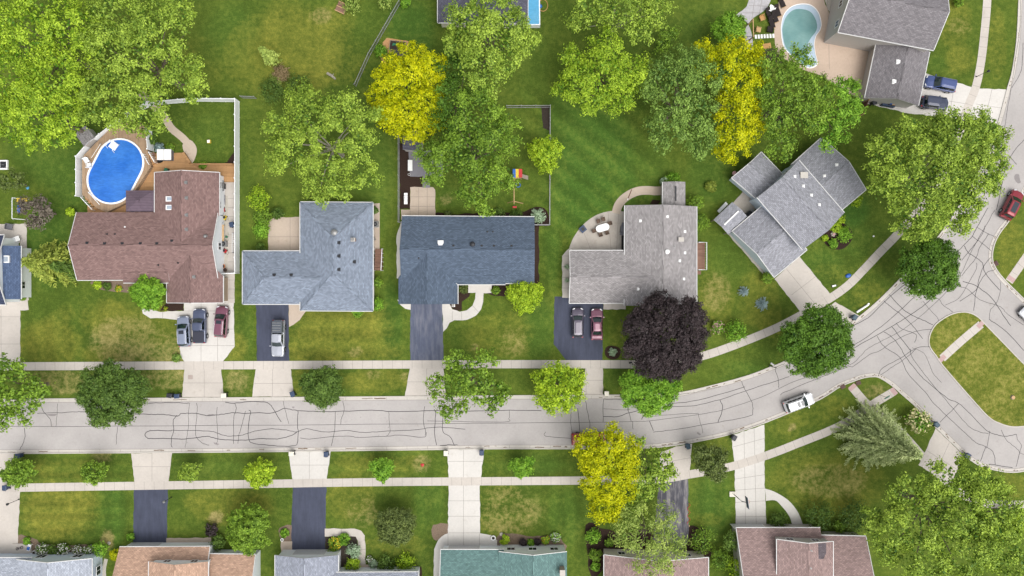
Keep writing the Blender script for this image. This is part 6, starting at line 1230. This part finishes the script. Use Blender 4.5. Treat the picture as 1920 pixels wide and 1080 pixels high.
simple("plant_pot", "orange pot near the end of brown house side yard", "pot", [("pot", MB().lathe((0,0,0),[(.2,0),(.3,.42),(.33,.45)],14),'orange'),("soil", MB().lathe((0,0,.4),[(.26,.06),(.05,.1)],12),'soil')], 418, 499, 0, .4); simple("plant_pot", "rusty pot below the orange pot", "pot", [("pot", MB().lathe((0,0,0),[(.2,0),(.28,.4),(.3,.43)],14),'rust'),("soil", MB().lathe((0,0,.4),[(.24,.04),(.05,.1)],12),'soil')], 422, 506, 0, .4)
simple("folded_ladder", "white ladder lying against the white privacy fence", "ladder", [("rail", bxs([((0,-.22,.25),(3.0,.06,.08)),((0,.22,.25),(3.0,.06,.08))]),'white'),("rung", bxs([((-1.3+.33*i,0,.26),(.04,.42,.04)) for i in range(9)]),'white'),("foot", bxs([((-1.5,0,0),(.08,.5,.26)),((1.5,0,0),(.08,.5,.26))]),'grey')], 438, 455, 90, .3)
simple("window_well", "white narrow window well cover beside the garage of brown house", "window well", [("frame", MB().box((0,0,0),(.5,1.7,.3)),'white'),("cover", MB().box((0,0,.3),(.4,1.6,.03)),'metal')], 421, 532, 0, .3)
simple("stacked_pavers", "pile of grey pavers beside brown house", "pavers", [("slab", bxs([((0,-.3+.3*i,0),(.8,.26,.1+.06*(i%3))) for i in range(5)]),'paver')], 417, 378, 0, .2)
# --- far left
simple("swing_frame", "white metal swing frame with yellow canopy under plum tree", "swing", [("frame", MB().tube([(-1.6,-1.2,0),(-1.6,0,2.0),(-1.6,1.2,0)],.05,6).tube([(1.6,-1.2,0),(1.6,0,2.0),(1.6,1.2,0)],.05,6).tube([(-1.6,0,2.0),(1.6,0,2.0)],.05,6),'vinyl'),("seat", MB().box((0,0,.5),(1.2,.5,.06)),'blue'),("chain", MB().tube([(-.5,0,2.),(-.5,0,.5)],.02,4).tube([(.5,0,2.),(.5,0,.5)],.02,4),'metal'),("canopy", MB().box((1.3,-1.3,1.7),(.55,1.7,.06)),'yel')], 27, 391, 90, 1.5)
chair("grey cushioned lounge chair on far left patio", 18, 425, 80, 'grey', .9, .8, 0); table("patio_table", "white patio table near blue roof corner", 28, 449, 20, 1.4, .8, .7, 'white')
simple("sandbox", "white-rimmed box with dark cover at left edge", "sandbox", [("rim", MB().box((0,0,0),(1.3,1.5,.3)),'white'),("cover", MB().box((0,0,.3),(.9,1.0,.05)),'dark'),("handle", MB().box((0,0,.35),(.4,.06,.05)),'metal')], 6, 309, 0, .3)
simple("frisbee", "small pale blue disc on lawn above plum tree", "toy", [("disc", MB().lathe((0,0,0),[(.22,0),(.24,.03),(.16,.05)],14),'tarp')], 52, 352.5, 0)
# --- hip roof house east side
struct("side_path", MB().poly(W2([(701,382),(712,381),(712,470),(701,470)]), .0115), M['beige'])
steps("brown wooden steps with rails on hip roof house's east side", (708,466), (708,507), 8, .2, 1.1, 1.15, 'redwood'); ac_unit("pale air conditioner on hip roof house's east side", 703, 420, .9)
simple("gas_meter", "small grey utility box by hip roof house's steps", "utility box", [("box", MB().box((0,0,.4),(.3,.4,.5)),'metal'),("pipe", MB().tube([(0,0,0),(0,0,.4)],.03,6),'metal')], 702, 448, 0, .5)
# --- slate ranch yard
simple("garden_bench", "pale stone bench on the grey pavers in yard", "bench", [("seat", MB().box((0,0,.42),(.7,1.7,.1)),'white'),("leg", MB().box((0,-.6,0),(.5,.18,.42)),'kerb'),("leg", MB().box((0,.6,0),(.5,.18,.42)),'kerb')], 769, 310, 0, .5)
grill("white-lidded grill beside beige patio", 760.5, 372, 90, 'white', 'white', 1.05); simple("plant_pot", "small white pot south of stone bench", "pot", [("pot", MB().lathe((0,0,0),[(.14,0),(.2,.3)],12),'white'),("soil", MB().lathe((0,0,.28),[(.16,.03),(.05,.05)],12),'soil')], 767, 327, 0, .3)
simple("playset", "wooden playset with striped blue, yellow and red canopy and swing beam", "playset", [("canopy", MB().prism([(-.7,-.65),(-.25,-.65),(-.25,.65),(-.7,.65)],2.5,2.6),'blue'),("canopy", MB().prism([(-.25,-.65),(.2,-.65),(.2,.65),(-.25,.65)],2.5,2.6),'yel'),("canopy", MB().prism([(.2,-.65),(.75,-.65),(.75,.65),(.2,.65)],2.5,2.6),'red'),
 ("tower", bxs([((a,b,0),(.1,.1,2.5)) for a in (-.6,.6) for b in (-.55,.55)] + [((0,0,1.2),(1.3,1.2,.08))]),'tan'),("slide", MB().loft([[(.7,-.5,1.2),(.7,.1,1.2),(.7,.1,1.3),(.7,-.5,1.3)],[(1.7,-.7,.6),(1.7,-.1,.6),(1.7,-.1,.7),(1.7,-.7,.7)]]),'oldwood'),("swing_beam", MB().tube([(-.5,-.6,2.1),(-.5,-4.6,2.1)],.07,6),'tan'),("beam_leg", MB().tube([(-.5,-4.2,2.1),(-1.5,-4.2,0)],.06,6).tube([(-.5,-4.2,2.1),(.9,-4.3,0)],.06,6),'tan'),("swing_seat", MB().box((-.4,-4.9,.4),(.6,.3,.06)),'red'),("tyre_swing", MB().tube([(.15+.33*math.cos(a),-1.5+.33*math.sin(a),.6) for a in np.linspace(0,6.283,17)],.06,6),'blue'),("chain", MB().tube([(-.5,-4.5,2.1),(-.4,-4.9,.4)],.02,4).tube([(-.5,-1.5,2.1),(.15,-1.2,.65)],.02,4),'metal')], 970, 325, 0, 2.5)
simple("doormat", "dark doormat on slate ranch walk corner", "garden ornament", [("base", MB().box((0,0,0),(.5,.4,.2)),'white'),("figure", MB().lathe((0,0,.2),[(.14,0),(.18,.2),(.06,.4)],10),'kerb')], 850, 573, 0, .3).name = "garden_ornament"
bpy.data.objects["garden_ornament"]["label"] = "pale garden ornament in black mulch by driveway"
# --- grey house patio
table("patio_table", "oval white patio table ringed by brown chairs", 1130, 427, 16, 2.1, 1.1, .74, 'white', True)
CG = "brown chairs around the oval table"
for i, (x, y, r, nm) in enumerate([(1122,415,16,"brown chair on north side of oval table, farther from grey house"),(1131,411.5,16,"brown chair on north side of oval table, nearer grey house"),(1143,419,-74,"brown chair at the oval table's east end"),(1114,433,106,"brown chair at oval table's west end"),(1126,440,196,"brown chair on south side of oval table, farther from grey house"),(1138,436,196,"brown chair on south side of oval table, nearer grey house")]): chair(nm, x, y, r, 'brownwicker', .55, .9, 0, CG)
simple("fire_table", "square navy fire table on curved patio edge", "fire pit", [("base", MB().box((0,0,0),(.85,.85,.55)),'grey'),("table_top", MB().box((0,0,.55),(.95,.95,.06)),'binblue'),("burner", MB().box((0,0,.61),(.5,.5,.03)),'dark')], 1093, 429.5, 38, .6)
grill("large grill under grey cover against the grey house", 1168, 429, 80, 'grey', 'grey', 1.2); simple("storage_bench", "long black storage bench on grey house patio", "bench", [("box", MB().box((0,0,0),(.55,2.2,.5)),'dark'),("lid", MB().box((0,0,.5),(.6,2.25,.06)),'black')], 1169.5, 455, 0, .5)
simple("drain_channel", "dark narrow channel drain across the curved path", "drain", [("channel", MB().prism([(-.07,-.75),(.07,-.75),(.07,.75),(-.07,.75)],0,.03),'rust'),("spout", MB().box((0,-.9,0),(.14,.25,.1)),'white')], 1181, 363.5, -22)
dk3 = thing("wooden_stoop", "weathered wooden stoop with white rail on grey house's east side", "deck", W(1314,481)); a, b = W(1307,506,.9), W(1322,455,.9)
obj("platform", MB().box(((a.x+b.x)/2,(a.y+b.y)/2,.2),(b.x-a.x,b.y-a.y,.7)), M['redwood'], dk3); m = MB()
for q in range(12): yy = a.y + (b.y-a.y)*q/11; m.tube([(b.x,yy,.9),(b.x,yy,1.8)],.025,4)
m.tube([(a.x,a.y,1.8),(b.x,a.y,1.8),(b.x,b.y,1.8),(a.x,b.y,1.8)],.06,4); obj("railing", m, M['vinyl'], dk3); obj("step", MB().box((a.x+.3,a.y-.4,0),(.9,.6,.35)), M['redwood'], dk3)
# --- angled house
grill("black grill on the small patio behind angled house", 1405, 400, 40); simple("garden_bench", "white slatted bench beside garden gazebo", "bench", [("seat", MB().box((0,0,.42),(1.9,.5,.06)),'vinyl'),("backrest", bxs([((-.85+.19*i,.26,.45),(.06,.05,.5)) for i in range(10)]),'vinyl'),("leg", MB().box((-.8,0,0),(.08,.45,.42)),'vinyl'),("leg", MB().box((.8,0,0),(.08,.45,.42)),'vinyl')], 1355, 389, 47, .5)
simple("flower_pot", "tall pot with magenta flowers at the angled house corner", "pot", [("pot", MB().lathe((0,0,0),[(.2,0),(.28,.5)],12),'rust'),("flowers", MB().lathe((0,0,.5),[(.25,0),(.36,.14),(.22,.32),(.05,.38)],9),'pinkflower')], 1377, 325, 0, .6)
simple("lawn_bag", "blue bag lying on angled house's lawn near walk", "bag", [("bag", MB().loft([[(r*1.5*math.cos(a), r*math.sin(a), z) for a in np.linspace(0,6.28,9,endpoint=False)] for r,z in ((.25,0),(.32,.12),(.2,.28),(.05,.32))]),'blue')], 1590, 517, 20); simple("yard_toy", "white and purple toy on dry lawn by sidewalk", "toy", [("body", MB().box((0,0,0),(.6,.25,.2)),'white'),("wheel", MB().tube([(-.25,-.2,.1),(-.25,.2,.1)],.1,8),'purpleroof'),("handle", MB().tube([(.25,0,.2),(.5,0,.5)],.03,5),'binblue')], 1563, 536, 15)
simple("garden_ball", "small white globe on angled house's front lawn", "garden ornament", [("globe", MB().lathe((0,0,0),[(.08,0),(.14,.1),(.14,.18),(.05,.26)],10),'white')], 1637, 443, 0); simple("fire_ring", "small ornament cluster in the oval flower bed", "garden ornament", [("stone", bxs([((.3*math.cos(k),.3*math.sin(k),0),(.2,.2,.2)) for k in range(6)]),'gravel'),("flower", MB().lathe((0,0,0),[(.1,0),(.2,.3),(.05,.4)],8),'pinkflower')], 1562, 439, 0).name = "rock_cluster"
# --- kidney pool yard
for i, (x, y, r, nm) in enumerate([(1466,3,115,"topmost black lounger by kidney pool, at the picture edge"),(1458,20,110,"black lounger next to the white poolside table"),(1442,26,110,"black lounger beside wooden garden chair, farther from pool"),(1453,31,110,"black lounger touching the pool deck, below white table"),(1447,42,110,"lowest flat black lounger of the poolside row")]): lounger(nm, x, y, r)
chair("rounded black wicker chair at the loungers' lower end", 1444, 55, 170, 'blackwicker', .9, .8); table("patio_table", "square white table among black loungers", 1448, 16, -25, 1.0, 1.0, .5, 'white')
chair("orange wooden garden chair on small lawn", 1429, 34, 20, 'wood', .75, .9); chair("pale wooden chair beside stepping stones", 1422, 56, 80, 'tan', .75, .9); table("patio_table", "orange wooden table peeping below stepping stones", 1438, 86, 10, 1.3, .8, .7, 'wood')
st = thing("stepping_stones", "row of pale stepping stones leading to the kidney pool", "stepping stones", W(1433, 68))
for i in range(7): p = W(1417 + i * 5.5, 69 - i * .3); obj("slab", MB().box((p.x, p.y, 0), (.3, .62, .05), R(4)), M['white'], st)
simple("pergola_frame", "open timber and iron gate frame beside flagstone path", "gate", [("post", MB().box((0,.0,0),(.14,.14,2.2)),'tan'),("beam", MB().tube([(0,0,2.1),(-.1,2.6,2.1)],.09,6),'tan'),("post", MB().box((-.1,2.6,0),(.14,.14,2.2)),'tan'),("arm", MB().tube([(0,0,2.1),(-1.2,-.9,1.7),(-1.8,-1.0,1.5)],.05,6),'dark'),("arm", MB().tube([(0,0,1.9),(-1.6,.0,1.9)],.04,6),'dark')], 1413, 68, 0, 2.1)
ac_unit("two silver-grey units in the corner behind garage", 1632, 80, .9, .9)
simple("storage_cart", "navy storage cart with blue ball beside garage", "cart", [("box", MB().box((0,0,.1),(2.0,.9,.7)),'binblue'),("tray", MB().box((.35,0,.8),(1.1,.7,.06)),'dark'),("ball", MB().lathe((.15,0,.86),[(.1,0),(.26,.14),(.26,.3),(.1,.44)],12),'blue'),("lid", MB().box((.65,0,.86),(.4,.5,.1)),'tan')], 1668, 193, -10, .9)
simple("wood_gate", "brown timber gate at garage's shaded end", "gate", [("panel", MB().box((0,0,.05),(2.2,.06,1.7)),'rust'),("post", MB().box((-1.15,0,0),(.14,.14,1.9)),'tan'),("post", MB().box((1.15,0,0),(.14,.14,1.9)),'tan')], 1621, 202, 70, 1.2)
simple("patio_beam", "orange timber bench under two-storey house eave", "bench", [("seat", MB().box((0,0,.45),(4.2,.35,.08)),'wood'),("leg", MB().box((-1.8,0,0),(.1,.3,.45)),'rust'),("leg", MB().box((1.8,0,0),(.1,.3,.45)),'rust')], 1600, 70, -12, .45)
simple("garden_pot", "red-flowered pot at the two-storey house corner", "pot", [("pot", MB().lathe((0,0,0),[(.2,0),(.3,.4)],12),'dark'),("flowers", MB().lathe((0,0,.4),[(.25,0),(.35,.15),(.1,.35)],9),'red')], 1567, 66, 0, .5)
# --- street furniture
lamp_post("dark lamp post by the blue SUV's front walk", 1830, 144, 2.6); lamp_post("dark lamp post beside the broad far left driveway", 36, 936, 2.3); lamp_post("dark lamp post at the first asphalt drive's corner", 322, 932, 2.2, 'metal')
p = W(1443, 686); t = thing("street_lamp", "slim grey street lamp with short arm over the kerb", "street lamp", p); obj("pole", MB().lathe(p, [(.14,0),(.11,.4),(.09,.5),(.06,3.0)], 10), M['metal'], t); e = Vector((p.x - .5, p.y + .5, 3.1)); obj("arm", MB().tube([(p.x,p.y,3.0),(p.x-.2,p.y+.2,3.12),tuple(e)], .04, 6), M['metal'], t); obj("lamp_head", MB().box((e.x-.25,e.y+.1,3.06),(.6,.25,.12),R(145)), M['metal'], t)
p = W(1646, 740); t = thing("street_sign", "pale green street sign on a post at corner", "street sign", p); obj("pole", MB().tube([p, (p.x,p.y,2.7)], .035, 7), M['metal'], t); obj("plate", MB().box((p.x,p.y,2.45),(.95,.03,.22),R(33)), M['signgreen'], t); obj("plate", MB().box((p.x,p.y,2.7),(.95,.03,.22),R(33)), M['signgreen'], t)
simple("rolled_carpet", "long white roll lying on grass by kerb", "roll", [("roll", MB().tube([(-1.15,0,.16),(1.0,0,.16)],[.17,.15],10),'white'),("loose_end", MB().prism([(.9,-.2),(1.35,-.05),(1.3,.16),(.9,.15)],.02,.08),'white')], 1618, 578, 33, .2)
p = W(1375, 926); t = thing("basketball_hoop", "freestanding basketball hoop over the double concrete drive", "basketball hoop", p)
obj("base", MB().box((p.x-.2,p.y,0),(.9,.8,.25)), M['lidcream'], t); tp_ = Vector((p.x+.35,p.y-.25,3.0)); obj("pole", MB().tube([(p.x,p.y,.2),(p.x+.1,p.y-.05,2.4),tuple(tp_),(p.x+1.0,p.y-.35,3.2)], .06, 7), M['dark'], t); obj("backboard", MB().box((p.x+1.05,p.y-.35,2.75),(.06,1.75,1.05),R(8)), M['binblue'], t); obj("rim", MB().tube([(p.x+1.32+.23*math.cos(a),p.y-.32+.23*math.sin(a),2.95) for a in np.linspace(0,6.283,17)], .02, 5), M['orange'], t)
for x, y, an, nm in ((1580,725,30,"rusty storm drain inlet on kerb near tactile ramp"),(1867,494,-60,"rusty storm drain inlet at the eastern corner kerb"),(1609,718,20,"narrow dark drain slot in curved corner gutter")): simple("storm_drain", nm, "drain", [("frame", MB().box((0,0,0),(.75,.6,.13)),'rust'),("grate", bxs([((-.25+.17*i,0,.13),(.07,.45,.02)) for i in range(4)]),'dark')], x, y, an, 0)
simple("letter_box", "dark letter box by sidewalk under purple tree", "mailbox", [("post", MB().box((0,0,0),(.1,.1,1.0)),'oldwood'),("box", MB().loft([[(xx,b,c) for b,c in ((-.12,1.),(.12,1.),(.12,1.15),(0,1.24),(-.12,1.15))] for xx in (-.25,.25)]),'dark')], 1182, 680, 10, 1.0)
simple("garden_hose", "tangled red and white hose beside the worn drive", "hose", [("hose", MB().tube([(.0+.25*math.sin(k*1.3), 1.6-.23*k, .04+.03*(k%2)) for k in range(15)], .035, 5),'red'),("nozzle", MB().box((.1,-1.9,.02),(.1,.3,.08)),'tan')], 1291, 963, 0)
simple("red_cloth", "small crumpled red cloth on bare turf patch", "cloth", [("cloth", MB().loft([[(r*math.cos(a)*(1+.3*math.sin(3*a)), r*math.sin(a), z) for a in np.linspace(0,6.28,11,endpoint=False)] for r,z in ((.28,.0),(.22,.06),(.1,.1))]),'red')], 792, 872, 0)
simple("tree_stump", "pale cut stump on the grass island", "stump", [("stump", MB().lathe((0,0,0),[(.36,0),(.3,.15),(.28,.25)],12),'tan'),("bark", MB().lathe((0,0,0),[(.40,0),(.33,.14),(.31,.22)],12),'oldwood')], 1898, 745, 0)
simple("fallen_log", "silvery grey log on the back lawn", "log", [("log", MB().tube([(-.8,.2,.2),(0,0,.22),(.7,-.35,.2)],[.2,.22,.15],9),'palebark'),("stub", MB().tube([(.1,0,.3),(.3,.3,.5)],.07,6),'palebark')], 622, 142, -15, .2)
simple("garden_planter", "reddish brown square planter box at top lawn", "planter", [("box", MB().box((0,0,0),(1.5,1.5,.4)),'redwood'),("rim", MB().box((0,0,.4),(1.6,.1,.05)).box((0,.76,.401),(1.6,.1,.05)).box((0,-.76,.402),(1.6,.1,.05)),'tan')], 640, 14, -25, .4)
# vegetable plot
struct("orange_mulch_bed", MB().poly(W2([(716,82),(725,71),(766,77),(764,97),(752,100),(730,118),(722,120),(711,106),(722,100),(722,90)]), .0062), M['orangemulch'])
simple("raised_bed", "raised vegetable bed of dark soil in orange mulch", "raised bed", [("soil", MB().box((0,0,0),(2.4,1.35,.3)),'soil'),("frame", MB().box((0,.72,0),(2.6,.08,.36)).box((0,-.72,.001),(2.6,.08,.36)).box((1.26,0,.002),(.08,1.4,.36)).box((-1.26,0,.003),(.08,1.4,.36)),'oldwood'),("seedlings", MB().prism([(-.9,-.12),(-.3,.1),(.5,-.08),(1.,.06),(.9,.3),(-.8,.34)],.3,.4),'green')], 746, 86, -6, .3)
simple("cold_frame", "glass cold frame below raised vegetable bed", "cold frame", [("box", MB().box((0,0,0),(2.0,.8,.35)),'oldwood'),("lid", MB().box((0,0,.35),(1.8,.7,.04)),'glass'),("handle", MB().box((-.3,-.2,.39),(.3,.2,.1)),'binblue')], 744, 98, -6, .4)
# --- bottom row porches
simple("porch_bench", "blue and white bench on porch by rose bed", "bench", [("seat", MB().box((0,0,.42),(1.0,.5,.08)),'white'),("cushion", MB().box((-.1,.02,.5),(.5,.4,.1)),'blue'),("leg", MB().box((-.42,0,0),(.08,.4,.42)),'white'),("leg", MB().box((.42,0,0),(.08,.4,.42)),'white')], 54, 1027, 75, .5)
struct("porch_slab", MB().prism(W2([(24,1019),(60,1019),(60,1050),(24,1050)]), 0, .12), M['drive'])
simple("porch_bike", "dark pink toy bike lying on porch slab", "bicycle", [("wheel", MB().tube([(-.35+.2*math.cos(a),.2*math.sin(a),.08) for a in np.linspace(0,6.283,13)],.03,5),'black'),("wheel", MB().tube([(.35+.2*math.cos(a),.2*math.sin(a),.08) for a in np.linspace(0,6.283,13)],.03,5),'black'),("frame", MB().tube([(-.35,0,.1),(0,.2,.12),(.35,0,.1),(.0,-.05,.1),(-.35,0,.1)],.03,5),'purpleroof')], 38, 1027, 15, 0, .12)
simple("planter_box", "white planter cube at the white rose shrubs' start", "planter", [("box", MB().box((0,0,0),(.5,.5,.5)),'white'),("soil", MB().box((0,0,.5),(.4,.4,.02)),'soil')], 64, 1036, 0, .4)
simple("plant_pot", "round pale pot beside asphalt drive's mulch", "pot", [("pot", MB().lathe((0,0,0),[(.16,0),(.26,.35),(.24,.4)],12),'white'),("soil", MB().lathe((0,0,.36),[(.2,.03),(.04,.06)],12),'soil')], 529, 1012, 0, .3)
simple("ring_planter", "white ring planter on pale drive's rounded corner", "planter", [("ring", MB().tube([(.32*math.cos(a),.32*math.sin(a),.2) for a in np.linspace(0,6.283,19)],.1,8),'white'),("soil", MB().lathe((0,0,0),[(.3,0),(.3,.16),(.05,.2)],14),'soil')], 925, 1008, 0)
simple("landscape_rock", "pale round boulder by gold-green ball shrub", "boulder", [("rock", MB().lathe((0,0,0),[(.24,0),(.3,.12),(.22,.26),(.06,.32)],9),'gravel')], 940, 1001, 0); simple("landscape_rock", "flat pale boulder beside tan house's round shrub", "boulder", [("rock", MB().lathe((0,0,0),[(.24,0),(.28,.1),(.2,.18),(.06,.22)],9),'gravel')], 205, 1018, 0)
simple("doormat", "dark doormat on the gable house's porch slab", "doormat", [("mat", MB().box((0,0,.1),(.8,.5,.02)),'rust')], 678, 1071, 0)
